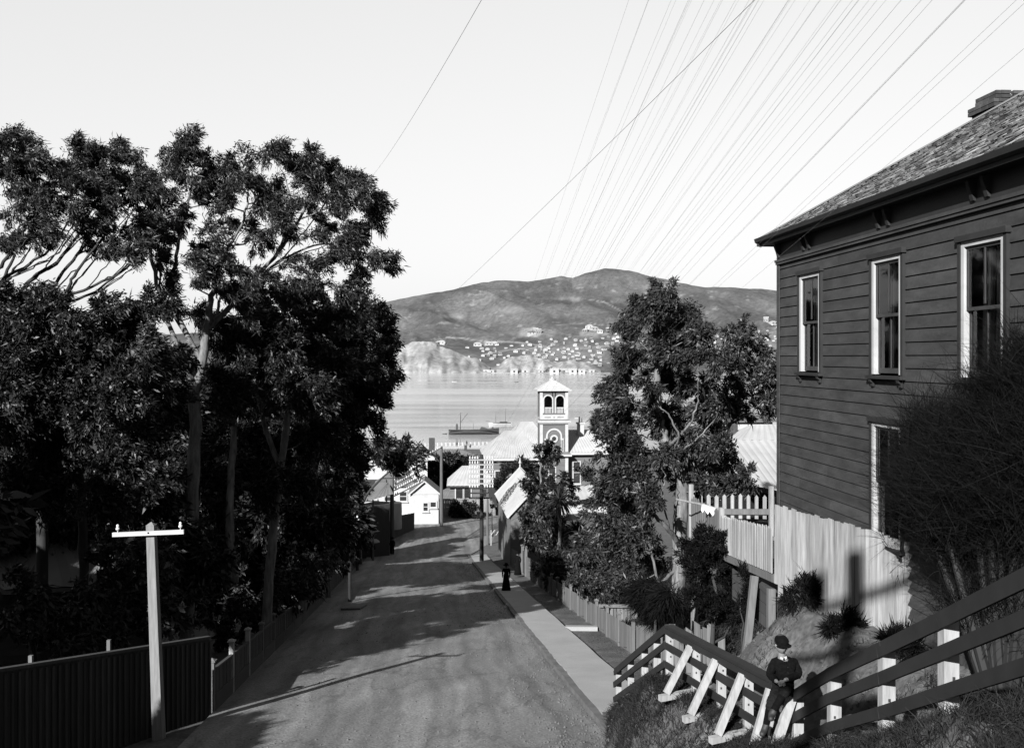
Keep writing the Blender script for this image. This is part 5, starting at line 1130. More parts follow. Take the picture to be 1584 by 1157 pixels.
# cabbage trees: stems with spiky heads
def cabbage(label, px, pyt, Y, rad, n, seed, stem_px=0):
    c = P(px, pyt, Y); z = h(c.x, c.y); t = thing('cabbage_tree', label, 'palm', (c.x, c.y, z), 0, 'spiky cabbage trees in the right garden')
    mb = MB(); mb.tube([Vector((c.x + stem_px, c.y, z - .2)), Vector((c.x + stem_px * .5, c.y, (z + c.z) / 2)), c], [.14, .11, .1], 8); mb.build('trunk', M['bark'], t)
    g = np.random.default_rng(seed); vs = []; fs = []
    for k in range(n):
        d = Vector(g.normal(size=3)).normalized(); d.z = d.z * .9 + .12; d.normalize(); s = d.cross(Vector(g.normal(size=3))).normalized(); L_ = rad * g.uniform(.75, 1.1); wv = .035 * rad
        b = len(vs)
        for q in range(4):
            u = q / 3; p = c + d * (.05 + L_ * u) + Vector((0, 0, -.38 * L_ * u * u * (1.2 - d.z))); w_ = wv * (1.0 if q < 2 else .7 if q == 2 else .05); vs += [p - s * w_, p + s * w_]
        fs += [(b + 2*q, b + 2*q + 1, b + 2*q + 3, b + 2*q + 2) for q in range(3)]
    np_mesh('crown', np.array([tuple(v) for v in vs]), np.array(fs), M['leaf_r'], t)
cabbage('spiky cabbage tree with tall head before the low porch roof', 866, 773, 68, 1.15, 170, 1)
cabbage('spiky cabbage tree in the middle of the right garden', 893, 822, 62, 1.2, 170, 2)
cabbage('spiky cabbage tree with short pale trunk nearest the verge fence', 900, 858, 56, 1.1, 170, 3)

# broom bush in front of the house
def broom(label, c, stems, n, seed, up=.8, L0=1.1):
    g = np.random.default_rng(seed); t = thing('broom_bush', label, 'bush', (c[0], c[1], h(c[0], c[1])))
    b0 = wloc(t); wood = MB(); vs = []; fs = []
    for (dx, dy, dz, r) in stems:
        e = b0 + Vector((dx, dy, dz)); m = b0.lerp(e, .5) + Vector((dx * .12, 0, .15)); wood.tube([b0 - U * .2, m, e], [.07, .05, .02], 6)
        for k in range(int(n * 3.2 * r * r)):
            p0 = b0.lerp(m, .8 + .2 * g.random()) if g.random() < .03 else m.lerp(e, .55 + .5 * g.random() ** .7)
            p0 = p0 + Vector(g.normal(size=3)) * r * .42
            d = Vector((g.normal() * .62 + dx * .13, g.normal() * .62 + dy * .1, up + g.normal() * .42)).normalized(); L_ = L0 * g.uniform(.45, 1) * (.5 + r * .5); s = d.cross(Vector(g.normal(size=3))).normalized(); wv = .0042
            bb = len(vs); bend = Vector((g.normal() * .2 + .1, g.normal() * .2, -.12)) * L_
            for q in range(4):
                u = q / 3; p = p0 + d * L_ * u + bend * u * u; w_ = wv * (1 - .8 * u); vs += [p - s * w_, p + s * w_]
            fs += [(bb + 2*q, bb + 2*q + 1, bb + 2*q + 3, bb + 2*q + 2) for q in range(3)]
    wood.build('stem', M['pole_k'], t); np_mesh('foliage', np.array([v[:] for v in vs]), np.array(fs), M['needle'], t)
    return t
broom('wispy dark broom bush with fine upright stems in front of the house windows', (6.0, 11.8), [(-.6, .5, 2.7, .42), (-.3, .3, 3.4, .45), (-.1, .0, 3.9, .45), (.1, -.4, 4.3, .45), (.1, -.9, 4.2, .45), (-.3, -.2, 3.0, .45), (-.1, -.6, 3.5, .45), (-.5, .8, 2.8, .36), (-.1, -.9, 3.0, .42), (.0, -1.2, 3.6, .45), (-.35, .1, 2.9, .4), (-.1, .6, 3.1, .4), (-.55, 1.5, 2.9, .26), (-.35, 1.3, 2.8, .28), (-.3, 1.9, 3.1, .36), (-.2, 1.6, 3.5, .38), (-.3, 2.2, 2.6, .3)], 5200, 71, L0=1.15)
broom('sparse wispy broom sprays behind the end of the lit paling fence', (6.3, 15.3), [(-.0, .4, 1.9, .35), (.05, .0, 2.1, .4)], 1500, 72, L0=.8)

# grass on the bank and in the verge, one uncountable cover
def grass(name, n, fn, L0, wv, seed, kind='stuff'):
    g = np.random.default_rng(seed); xs, ys = fn(g, n); zs = H(xs, ys) - .02; n = len(xs)
    d = np.stack([g.normal(size=n) * .5 + .1, g.normal(size=n) * .5, np.full(n, 1.0)], 1); d /= np.linalg.norm(d, axis=1)[:, None]
    s = np.cross(d, g.normal(size=(n, 3))); s /= np.linalg.norm(s, axis=1)[:, None]; L_ = (L0 * g.uniform(.3, 1.2, n))[:, None]; p = np.stack([xs, ys, zs], 1)
    bend = np.stack([g.normal(size=n) * .4 + .2, g.normal(size=n) * .3, -np.full(n, .3)], 1) * L_
    m = p + d * L_ * .55 + bend * .3; t = p + d * L_ + bend
    v = np.stack([p - s * wv, p + s * wv, m + s * wv * .8, m - s * wv * .8, t], 1).reshape(-1, 3)
    b = np.arange(n)[:, None] * 5; q = np.concatenate([b + np.array([[0, 1, 2, 3]]), b + np.array([[3, 2, 4, 4]])], 0)
    # tip as a degenerate-free quad: duplicate tip vertex slightly offset
    v2 = np.stack([p - s * wv, p + s * wv, m + s * wv * .8, m - s * wv * .8, t + s * .001, t - s * .001], 1).reshape(-1, 3); b = np.arange(n)[:, None] * 6
    q = np.concatenate([b + np.array([[0, 1, 2, 3]]), b + np.array([[3, 2, 4, 5]])], 0)
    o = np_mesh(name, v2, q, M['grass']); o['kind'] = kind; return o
def near_bank(g, n):
    y = g.uniform(4.5, 23.5, n) ** 1.0; fx = np.interp(y, _c[:, 0], _c[:, 1]); px_ = np.interp(y, _c[:, 0], _c[:, 2]); x = fx + (px_ + .15 - fx) * g.uniform(0, 1, n) ** .7
    k = (vnoise(x * 1.1, y * 1.1) + .35 + .25 * (y < 14)) > g.random(n) * .6; return x[k], y[k]
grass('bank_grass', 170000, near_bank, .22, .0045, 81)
def right_bank(g, n):
    y = g.uniform(5, 13.5, n); px_ = np.interp(y, _c[:, 0], _c[:, 2]); x = px_ - .1 + g.uniform(0, 2.4, n); k = vnoise(x * 1.5, y * 1.5) + .3 + .5 * (y < 10) > g.random(n) * .7; return x[k], y[k]
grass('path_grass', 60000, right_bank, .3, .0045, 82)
def verge(g, n):
    y = g.uniform(26, 62, n); x = xk(y) + 1.85 + g.random(n) ** .5 * 1.3; k = vnoise(x * .9, y * .4) + .2 > g.random(n) * .7; return x[k], y[k]
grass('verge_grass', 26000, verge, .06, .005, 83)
def upper(g, n):
    y = g.uniform(14.5, 26, n); x = np.interp(y, _c[:, 0], _c[:, 2]) + .7 + g.uniform(0, 2.6, n); k = vnoise(x * 1.2 + 9, y * 1.2) - .08 > g.random(n) * .5; return x[k], y[k]
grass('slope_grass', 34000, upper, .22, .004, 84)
for i_, (lab_, cl_, y_) in enumerate((('small dark scrub at the foot of the lit palings, left of the pole shadow', [(1236,912,9),(1248,918,8),(1228,922,7)], 17.6), ('dark scrub on the bank right behind the boy, below the palings', [(1296,968,10),(1310,978,10),(1285,980,7)], 16.2), ('dry scrub at the bank edge under the right end of the palings', [(1385,1000,10),(1400,1008,9)], 14.0), ('dark scrub under the near picket fence beside its leaning stilt', [(1150,900,12),(1158,925,12),(1148,948,12)], 20.8))):
    shr(lab_, cl_, y_, .2, seed=120 + i_, L=.16, Wd=.014, tuft_r=.14, per=60, leaf='needle', trunk_r=.03, droop=.1)
def garden(g, n):
    y = g.uniform(28, 75, n); x = xk(y) + 3.3 + g.uniform(0, 9, n); return x, y
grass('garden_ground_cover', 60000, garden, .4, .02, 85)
def clods(n, seed):
    g = np.random.default_rng(seed); y = g.uniform(9, 24, n); x = np.interp(y, _c[:, 0], _c[:, 2]) + g.uniform(.2, 3.0, n) * np.where(g.random(n) < .8, 1, -.6); k = (vnoise(x * 1.3 + 5, y * 1.3) + .3) > g.random(n) * .6; x, y = x[k], y[k]; n = len(x); z = H(x, y)
    r = .010 + .05 * g.random(n) ** 5; base = np.array([(1,0,0),(-1,0,0),(0,1,0),(0,-1,0),(0,0,1),(0,0,-1)], float); F = np.array([(0,2,4),(2,1,4),(1,3,4),(3,0,4),(2,0,5),(1,2,5),(3,1,5),(0,3,5)])
    v = np.stack([x, y, z], 1)[:, None, :] + base[None] * r[:, None, None] * g.uniform(.6, 1.3, (n, 6, 3)); f = (np.arange(n)[:, None, None] * 6 + F[None]).reshape(-1, 3)
    o = np_mesh('loose_earth', v.reshape(-1, 3), f, M['clod']); o['kind'] = 'stuff'
clods(9000, 86)
def gutter(g, n):
    y = g.uniform(22.5, 80, n); x = xk(y) - .1 - np.abs(g.normal(size=n)) * .35; k = vnoise(x * 2, y * .9) + .12 > g.random(n) * .5; return x[k], y[k]
grass('gutter_grass', 5000, gutter, .1, .005, 88)
def stones(n, seed):
    g = np.random.default_rng(seed); y = 21 + 70 * g.random(n) ** 1.6; u_ = np.where(g.random(n) < .6, np.abs(g.normal(size=n)) * .9 + .1, g.uniform(0, 9, n)); x = xk(y) - u_; k = x > xl(y) + .3; x, y, u_ = x[k], y[k], u_[k]; n = len(x)
    z = zr(y) + .02 + .1 * np.clip((x - xl(y)) / 3, 0, 1) * np.clip(u_ / 1.6, 0, 1) + .025 * fbm(x * .8, y * .25, 3)
    r = .008 + .03 * g.random(n) ** 5; base = np.array([(1,0,0),(-1,0,0),(0,1,0),(0,-1,0),(0,0,1),(0,0,-1)], float); F = np.array([(0,2,4),(2,1,4),(1,3,4),(3,0,4),(2,0,5),(1,2,5),(3,1,5),(0,3,5)])
    v = np.stack([x, y, z], 1)[:, None, :] + base[None] * r[:, None, None] * g.uniform(.5, 1.4, (n, 6, 3)); f = (np.arange(n)[:, None, None] * 6 + F[None]).reshape(-1, 3)
    o = np_mesh('road_gravel', v.reshape(-1, 3), f, M['kerb']); o['kind'] = 'stuff'
stones(14000, 89)
# unseen hedge tree added to shade the near left corner
tree('bush_tree', 'dense dark tree outside the left edge of the view beside the board fence', [(-1030,950,130),(-1200,930,140),(-1400,930,150),(-1600,900,160),(-1100,1150,150),(-1300,1150,150)], 11.2, .6, seed=90, tufts=30, per=60, tuft_r=.45, L=.28, Wd=.12, leaf='leaf_b', bark='bark_d', twig=False, hollow=.1)
# ------------------------------------------------------------------ poles
# short pale pole with one crossarm at the left
pb = Vector(((247-CX)/FPX*23.6, 23.6, 0)); pb.z = h(pb.x, pb.y); pt = P(234, 812, 23.3)
sp = thing('telegraph_pole', 'short pale square pole with one white crossarm and two insulators at lower left', 'pole', pb)
mb = MB()
def sq_taper(mb, a, b, wa, wb):
    vs = []
    for p, w_ in ((a, wa), (b, wb)):
        vs += [p + Vector((sx * w_, sy * w_, 0)) for sx, sy in ((-1, -1), (1, -1), (1, 1), (-1, 1))]
    mb.add(vs, [(3, 2, 1, 0), (4, 5, 6, 7)] + [(k, (k+1) % 4, (k+1) % 4 + 4, k + 4) for k in range(4)])
sq_taper(mb, pb - U * .4, pt, .125, .095)
q = pt; mb.add([q + Vector((-.1, -.1, .002)), q + Vector((.1, -.1, .002)), q + Vector((.1, .1, .002)), q + Vector((-.1, .1, .002)), q + Vector((0, 0, .08))], [(0, 1, 4), (1, 2, 4), (2, 3, 4), (3, 0, 4)])
mb.build('post', M['pole_l'], sp)
mb = MB(); a = pt + Vector((-.86, -.16, -.2)); b = pt + Vector((.84, -.16, -.13)); mb.bar(a, b, .07, .1); arm = mb.build('crossarm', M['white'], sp)
for t in (.07, .95):
    p = a.lerp(b, t) + U * .05; mb = MB(); mb.lathe(p, [(.012, 0), (.012, .06), (.045, .062), (.048, .10), (.03, .115), (.036, .15), (.02, .185)], 10); mb.build('insulator', M['porcelain'], sp)
mb = MB(); mb.lathe(pt + Vector((0, -.2, -.165)), [(.02, 0), (.02, .03)], 8); mb.build('bolt', M['iron_k'], sp)
f0 = pb.lerp(pt, .13)
mb = MB(); mb.box(f0.x - .075, f0.x + .06, f0.y - .128, f0.y - .122, f0.z, f0.z + .3); nb = mb.build('notice', M['paper'], sp)
mb = MB(); mb.face([(f0.x + .065, f0.y - .131, f0.z + .26), (f0.x - .01, f0.y - .131, f0.z + .22), (f0.x + .0, f0.y - .131, f0.z + .14), (f0.x - .045, f0.y - .131, f0.z + .07), (f0.x - .02, f0.y - .131, f0.z + .0), (f0.x + .02, f0.y - .131, f0.z + .08), (f0.x + .065, f0.y - .131, f0.z + .04)]); mb.build('torn_patch', M['pole_k'], nb)
# tall many-armed pole on the right footpath
py0 = 88.0; pbX = (745 - CX) / FPX * py0; zb = zr(py0) + .15
tp = thing('telegraph_pole', 'tall dark telegraph pole with nine crossarms of white insulators on the right footpath', 'pole', (pbX, py0, zb))
zt = -(703 - HY) / FPX * py0
mb = MB(); mb.tube([(pbX, py0, zb - .4), (pbX, py0, (zb + zt) / 2), (pbX, py0, zt)], [.2, .18, .15], 12); mb.build('post', M['pole_k'], tp)
ins = None; tops = []
for k in range(9):
    z = -(711 + k * 7.3 - HY) / FPX * py0; mb = MB(); mb.box(pbX - 1.15, pbX + 1.1, py0 - .26, py0 - .17, z - .06, z + .06); mb.build('crossarm', M['weath'] if k < 6 else M['pole_k'], tp)
    if k < 7:
        for j in range(8):
            x = pbX + (-1.05 + .235 * j if j < 4 else .3 + .235 * (j - 4))
            if ins is None:
                m2 = MB(); m2.lathe((0, 0, 0), [(.02, 0), (.02, .05), (.075, .06), (.085, .12), (.055, .15), (.065, .21), (.03, .27)], 8); ins = m2.build('insulator', M['porcelain'], tp, local=True); o = ins
            else: o = ins.copy(); C.objects.link(o); o.parent = tp
            o.location = Vector((x, py0 - .215, z + .062)) - wloc(tp); tops.append(Vector((x, py0 - .215, z + .2)))
# wires sweeping overhead to the next pole up the hill
WEND = Vector((4.1, -14.0, 0))
g = random.Random(5)
def wire(name, label, a, b, sag, r, grp, n=40):
    mb = MB(); pts = []
    for i in range(n + 1):
        t = i / n; t = 1 - (1 - t) ** 1.6; p = a.lerp(b, t) - U * (4 * sag * t * (1 - t)); pts.append(p)
    mb.tube(pts, r, 4); o = mb.build(name, M['wire']); return tag(o, label, 'wire', grp)
for i, tpt in enumerate(tops):
    row, j = divmod(i, 8)
    if row > 5 or (row * 8 + j) % 9 == 5: continue
    e = Vector((WEND.x - .32 * (tpt.x - pbX - (j - 3.5) * .3) + (j - 3.5) * .32 + (row - 2.5) * .055 + g.uniform(-.05, .05), WEND.y, 8.6 - row * .42 + g.uniform(-.08, .08)))
    wire('telegraph_wire', 'thin overhead wire in the bundle fanning from the many armed pole to the top right', tpt, e, .5 + g.uniform(-.15, .35), g.uniform(.0008, .0012), 'overhead wires from the many armed pole')
# near end pole up the hill behind the viewer, carrying those wires
np_ = thing('telegraph_pole', 'tall telegraph pole up the hill behind the viewpoint carrying the overhead wires', 'pole', (WEND.x, WEND.y, h(WEND.x, WEND.y)))
mb = MB(); mb.tube([(WEND.x, WEND.y + .25, h(WEND.x, WEND.y) - .4), (WEND.x, WEND.y + .25, 9.2)], [.22, .15], 12); mb.build('post', M['pole_k'], np_)
for k in range(7):
    mb = MB(); mb.box(WEND.x - 1.7, WEND.x + 1.7, WEND.y, WEND.y + .1, 8.4 - k * .42, 8.52 - k * .42); mb.build('crossarm', M['weath'], np_)
# pole with arms whose shadow falls on the palings
hp = thing('telegraph_pole', 'stout pole with short arms up the hill behind the viewpoint, beside the road', 'pole', (-4.35, -4.0, h(-4.35, -4.0)))
mb = MB(); mb.tube([(-4.35, -4.0, h(-4.35, -4) - .3), (-4.5, -4.0, 8.1)], [.2, .17], 10); mb.build('post', M['pole_k'], hp)
for z, a in ((7.2, .9), (6.0, 1.3), (5.0, .7)):
    mb = MB(); mb.bar((-4.35 - a * .89, -4.0 + a * .45, z), (-4.35 + a * .89, -4.0 - a * .45, z + .25), .12, .14); mb.build('crossarm', M['pole_k'], hp)
mb = MB(); mb.lathe((-4.35 - .75, -4.0 + .38, 7.35), [(.1, 0), (.2, .12), (.15, .34), (.19, .42), (.05, .55)], 7); mb.build('shadow_blob', M['iron_k'], hp)  # invented lump on the arm, there only for its round shadow on the palings
# two single thin wires crossing the sky
wire('stay_wire', 'single darker wire crossing the sky from top right down to the left trees', P(607, 536, 80), P(1190, -22, 14), 0.25, .005, None)
wire('stay_wire', 'single faint wire in the sky above the left trees', P(566, 284, 40), P(752, -12, 12), 0.2, .0035, None)
# pair of poles with sloping white arms at the lower left
fr = thing('double_telegraph_pole', 'pair of poles joined by long white insulator arms at the lower left', 'pole', (-12.0, 97, zr(97)))
pl_ = [((-12.0, 97.0), zr(97) - .3, P(606, 690, 97).z), ((-9.1, 125.0), zr(125) - .3, P(683, 690, 125).z)]
for (xy, za, zb_) in pl_:
    mb = MB(); mb.tube([(xy[0], xy[1], za), (xy[0], xy[1], zb_)], [.24, .17], 10); mb.build('post', M['pole'], fr)
for k in range(5):
    za = P(606, 733 + k * 8.5, 97).z; zb_ = P(683, 692 + k * 9.5, 125).z; A = Vector((-11.75, 97, za)); B = Vector((-9.1, 124.8, zb_)).lerp(A, .0 if k in (0,) else .3 + .04 * k)
    mb = MB(); mb.bar(A, B, .1, .1); n_ = 16
    mb.build('arm', M['white'], fr)
    for i in range(n_):
        p = A.lerp(B, (i + .5) / n_) + U * .05
        m2 = MB(); m2.lathe(p, [(.02, 0), (.06, .03), (.07, .1), (.04, .16), (.02, .22)], 6); m2.build('insulator', M['porcelain'], fr)
# slender dark pole on left footpath
def slim(name, label, px, pyt, Y, r, m, arms=()):
    x = (px - CX) / FPX * Y; z = h(x, Y) if Y < 70 else zr(Y); t = thing(name, label, 'pole', (x, Y, z)); zt_ = -(pyt - HY) / FPX * Y
    mb = MB(); mb.tube([(x, Y, z - .3), (x, Y, zt_)], [r * 1.15, r * .9], 8); mb.build('post', M[m], t)
    for (dz, a) in arms:
        mb = MB(); mb.box(x - a, x + a, Y - r - .07, Y - r - .0, zt_ - dz - .04, zt_ - dz + .04); mb.build('crossarm', M['weath'], t)
        for s in (-.8, .8):
            mb = MB(); mb.lathe((x + s * a, Y - r - .035, zt_ - dz + .041), [(.02, 0), (.06, .03), (.05, .14), (.02, .18)], 8); mb.build('insulator', M['porcelain'], t)
    return t
slim('telegraph_pole', 'slender dark pole standing on the left footpath beside the picket gate', 541, 800, 54, .09, 'pole_k', ((.1, .55),))
slim('telegraph_pole', 'thin pole with small white crossarm above the lean to shed at lower left', 577, 773, 90, .1, 'pole', ((.1, .6),))
slim('post', 'dark square topped post beside the dark fence near the lower left white house', 598, 742, 99, .08, 'pole_k')
slim('telegraph_pole', 'plain grey pole just beyond the many armed pole at the street foot', 754, 757, 106, .13, 'pole')
pole_sign = thing('hanging_sign', 'dark pennant shaped board hanging at the top of the plain grey pole', 'sign', P(761, 762, 105.6))
q = wloc(pole_sign); mb = MB(); mb.prism([q + Vector((-.35, 0, .3)), q + Vector((.1, 0, .75)), q + Vector((.45, 0, .2)), q + Vector((.45, 0, -.6)), q + Vector((.55, 0, -1.5)), q + Vector((.3, 0, -1.25)), q + Vector((-.1, 0, -1.0)), q + Vector((-.3, 0, -.6))], (0, .08, 0)); mb.build('board', M['pole_k'], pole_sign)
mb = MB(); mb.bar(q + Vector((-.45, .04, .42)), q + Vector((.2, .04, .42)), .06, .06); mb.build('bracket', M['iron_k'], pole_sign)
# gas lamps
def gas_lamp(label, px, py_lamp, Y, H_):
    x = (px - CX) / FPX * Y; zt_ = -(py_lamp - HY) / FPX * Y; z = zt_ - H_; t = thing('street_lamp', label, 'street lamp', (x, Y, z))
    mb = MB(); mb.lathe((x, Y, z - .2), [(.16, 0), (.16, .45), (.1, .55), (.085, 1.3), (.06, 1.4), (.05, H_ - .1), (.06, H_ + .0), (.03, H_ + .06)], 10); mb.bar((x - .3, Y, zt_ - .55), (x + .3, Y, zt_ - .55), .03, .03); mb.build('post', M['iron_k'], t)
    mb = MB()
    mb.lathe((x, Y, zt_ - .1), [(.13, 0), (.26, .5)], 4); mb.build('lantern', M['glass'], t)
    mb = MB(); mb.lathe((x, Y, zt_ + .401), [(.3, 0), (.12, .2), (.14, .24), (.05, .36)], 4); mb.build('lantern_roof', M['iron_d'], t)
    mb = MB()
    for a_ in range(4):
        an = math.pi / 2 * a_; mb.bar((x + .13 * math.cos(an), Y + .13 * math.sin(an), zt_ - .1), (x + .26 * math.cos(an), Y + .26 * math.sin(an), zt_ + .4), .02, .02, (0.1, .2, 1))
    mb.build('lantern_frame', M['iron_k'], t)
gas_lamp('gas street lamp on an iron column at the corner by the gabled shed', 761, 785, 104, 2.9)
gas_lamp('gas street lamp with pale lantern on the left footpath before the two walkers', 557, 826, 78, 2.2)
# striped barrier at the street foot
bt = thing('barrier', 'small black and white striped barrier at the foot of the right footpath', 'barrier', P(767, 826, 100)); q = wloc(bt)
mb = MB(); mb.m = 0
for k in range(4): mb.m = k % 2; mb.bar(q + Vector((-.5 + .25 * k, .0, -.1)), q + Vector((-.1 + .25 * k, .0, .45)), .05, .16, (0, 1, 0))
mb.build('board', [M['white'], M['pole_k']], bt)
mb = MB(); mb.box(q.x - .55, q.x - .45, q.y + .06, q.y + .14, q.z - 1.2, q.z + .4); mb.box(q.x + .55, q.x + .65, q.y + .06, q.y + .14, q.z - 1.2, q.z + .5); mb.build('post', M['weath'], bt)

# ------------------------------------------------------------------ boats
def hull(mb, L, B, D, sheer=.5, z0=0, n=16, transom=.55):
    secs = []
    for i in range(n + 1):
        t = i / n; x = -L / 2 + L * t
        b = B / 2 * (min(1, (transom + (1 - transom) * min(1, t / .3))) if t < .55 else max(0.02, 1 - ((t - .55) / .45) ** 2.2)); zt_ = D + sheer * ((t - .4) / .6) ** 2 * (1.6 if t > .4 else .8)
        secs.append([(x, -b, zt_), (x + (.0), -b * .92, zt_ * .4), (x - (.04 * L * max(0, t - .8) * 5 * .3), -b * .5, z0 - .6), (x, b * .5, z0 - .6), (x, b * .92, zt_ * .4), (x, b, zt_)])
    vs = [v for s in secs for v in s]; fs = [(6*i + k, 6*i + 6 + k, 6*i + 7 + k, 6*i + 1 + k) for i in range(n) for k in range(5)] + [(6*i + 5, 6*i + 11, 6*i + 6, 6*i) for i in range(n)] + [tuple(range(6))[::-1], tuple(range(6*n, 6*n + 6))]
    mb.add(vs, fs)
Ysh = 34 * FPX / (672 - HY); q = P(733, 672, Ysh); sh_ = thing('coal_hulk', 'long dark moored hulk with one mast and a derrick boom', 'ship', (q.x, Ysh, SEA), R(4)); LL = 78 / FPX * Ysh
mb = MB(); hull(mb, LL, 5.2, 2.0, .55); mb.build('hull', M['hull'], sh_, local=True)
mb = MB(); mb.box(-LL * .5, LL * .42, -2.68, -2.6, 1.9, 2.3); mb.box(-LL*.5, LL*.42, -2.66, -2.6, .9, 1.02); mb.build('bulwark', M['trim_d'], sh_, local=True)
mx = -LL * .27
mb = MB(); mb.tube([(mx, 0, 1.5), (mx + .2, 0, 9.6)], [.22, .13], 8); mb.build('mast', M['hull'], sh_, local=True)
mb = MB(); mb.tube([(mx + .1, 0, 5.2), (mx + 3.3, 0, 9.4)], [.12, .09], 6); mb.build('boom', M['hull'], sh_, local=True)
mb = MB(); mb.tube([(-.2, 0, 1.8), (-.2, 0, 5.0)], [.08, .06], 6); mb.build('mast', M['hull'], sh_, local=True)
mb = MB()
for (a, b) in (((mx + .2, 0, 9.5), (mx + 3.3, 0, 9.4)), ((mx + .2, 0, 9.5), (-LL * .48, 0, 2.4)), ((mx + .2, 0, 9.5), (-.2, 0, 5)), ((mx + .2, 0, 9.3), (mx + 1.6, -2.3, 2.2))): mb.tube([a, b], .035, 4)
mb.build('rigging', M['wire'], sh_, local=True)
mb = MB(); mb.prism([(-LL*.36, -1.2, 2.0), (-LL*.31, -1.2, 2.0), (-LL*.315, -1.2, 4.3), (-LL*.335, -1.2, 4.9), (-LL*.355, -1.2, 4.3)], (0, 2.2, 0)); mb.build('wheelhouse', M['hull'], sh_, local=True)
mb = MB(); mb.prism([(LL*.12, -1.2, 2.2), (LL*.28, -1.2, 2.4), (LL*.2, -1.2, 3.1), (LL*.15, -1.2, 3.3)], (0, 2.4, 0)); mb.lathe((LL*.37, 0, 2.3), [(.5, 0), (.4, .9), (.1, 1.0)], 8); mb.build('deck_gear', M['hull'], sh_, local=True)
Yy = 34 * FPX / (657 - HY); q = P(774, 657, Yy); yt = thing('yacht', 'white hulled two masted yacht moored beyond the dark hulk', 'yacht', (q.x, Yy, SEA), R(184)); LL = 36 / FPX * Yy
mb = MB(); hull(mb, LL, 2.6, .75, .3); mb.build('hull', M['white'], yt, local=True)
mb = MB(); mb.box(-LL*.44, LL*.3, -1.0, 1.0, 0.8, 1.05); mb.box(-LL*.3, LL*.02, -.7, .7, 1.05, 1.5); mb.tube([(LL*.44, 0, 1.6), (LL*.62, 0, 2.0)], .08, 6); mb.build('deckhouse', M['pole_k'], yt, local=True)
for x, z in ((-LL*.22, 8.2), (LL*.2, 6.6)): mb = MB(); mb.tube([(x, 0, 1), (x, 0, z)], [.09, .05], 6); mb.build('mast', M['pole_k'], yt, local=True)
mb = MB()
for (a, b) in (((-LL*.22, 0, 8.1), (-LL*.5, 0, 1.5)), ((LL*.2, 0, 6.5), (LL*.62, 0, 2)), ((-LL*.22, 0, 8.1), (LL*.2, 0, 6.5))): mb.tube([a, b], .02, 4)
mb.build('rigging', M['wire'], yt, local=True)
def dinghy(label, px, py, lpx, m, rot):
    Yd = 34 * FPX / (py - HY); q = P(px, py, Yd); t = thing('rowing_boat', label, 'boat', (q.x, Yd, SEA), R(rot)); LL = lpx / FPX * Yd; mb = MB(); hull(mb, LL, LL * .34, LL * .13, LL * .06); mb.build('hull', M[m], t, local=True)
    mb = MB(); mb.box(-LL*.1, -LL*.04, -LL*.15, LL*.15, LL*.14, LL*.17); mb.box(LL*.12, LL*.18, -LL*.13, LL*.13, LL*.14, LL*.17); mb.build('thwart', M['pole_k'], t, local=True)
dinghy('small dark boat lying just left of the hulk', 688, 671.5, 7, 'hull', 3)
dinghy('small white boat right of the yacht', 813, 655.5, 9, 'white', 10)
dinghy('tiny white boat far out left on the water', 703, 591, 8, 'white', 0)
dinghy('tiny dark boat far out above the hall roof', 799, 591.5, 6, 'hull', 0)
dinghy('small white boat right of the belfry', 892, 647, 6, 'white', -8)

# ------------------------------------------------------------------ people
def ev(o):
    dg = bpy.context.evaluated_depsgraph_get(); me = bpy.data.meshes.new_from_object(o.evaluated_get(dg)); return me
def skin_mesh(joints, edges, root, sub=2):
    names = list(joints); me = bpy.data.meshes.new('tmp'); me.from_pydata([joints[n][0] for n in names], [(names.index(a), names.index(b)) for a, b in edges], [])
    o = bpy.data.objects.new('tmp', me); C.objects.link(o); o.modifiers.new('s', 'SKIN'); sv = me.skin_vertices[0].data
    for i, n in enumerate(names):
        r = joints[n][1]; sv[i].radius = r if isinstance(r, tuple) else (r, r); sv[i].use_root = n == root
    m = o.modifiers.new('u', 'SUBSURF'); m.levels = sub; m.render_levels = sub
    bpy.context.view_layer.update(); r = ev(o); bpy.data.objects.remove(o); return r
def head_mesh(c, r, fwd, up=Vector((0, 0, 1)), face=True):
    """a head: skull, brow, eye hollows, nose, lips, chin, ears.  r = half the height"""
    fwd = fwd.normalized(); right = fwd.cross(up).normalized(); up = right.cross(fwd).normalized()
    bm = bmesh.new(); bmesh.ops.create_icosphere(bm, subdivisions=4, radius=1)
    gs = lambda x, y, sx, sy: math.exp(-(x/sx)**2 - (y/sy)**2)
    for v in bm.verts:
        x, y, z = v.co                                 # y forward, z up
        w_ = .74 - .16 * max(0, -z) ** 1.3; d_ = .86 - .10 * max(0, -z)
        f = 1 if y > 0 else 0
        yy = y * d_; xx = x * w_
        if y > 0:
            yy += .17 * gs(xx, z + .12, .10, .20) + .05 * gs(xx, z + .26, .14, .09) - .09 * (gs(xx - .27, z - .06, .15, .10) + gs(xx + .27, z - .06, .15, .10)) + .05 * gs(xx, z - .26, .45, .12)
            yy += .045 * gs(xx, z + .50, .2, .05) + .04 * gs(xx, z + .60, .18, .05) - .03 * gs(xx, z + .55, .22, .025) + .07 * gs(xx, z + .86, .22, .14)
        for s in (-1, 1): xx += s * .13 * gs(yy + .05, z + .08, .16, .2) * (1 if s * x > .75 else 0)
        v.co = c + r * (right * xx + fwd * yy + up * z)
    me = bpy.data.meshes.new('h'); bm.to_mesh(me); bm.free(); return me
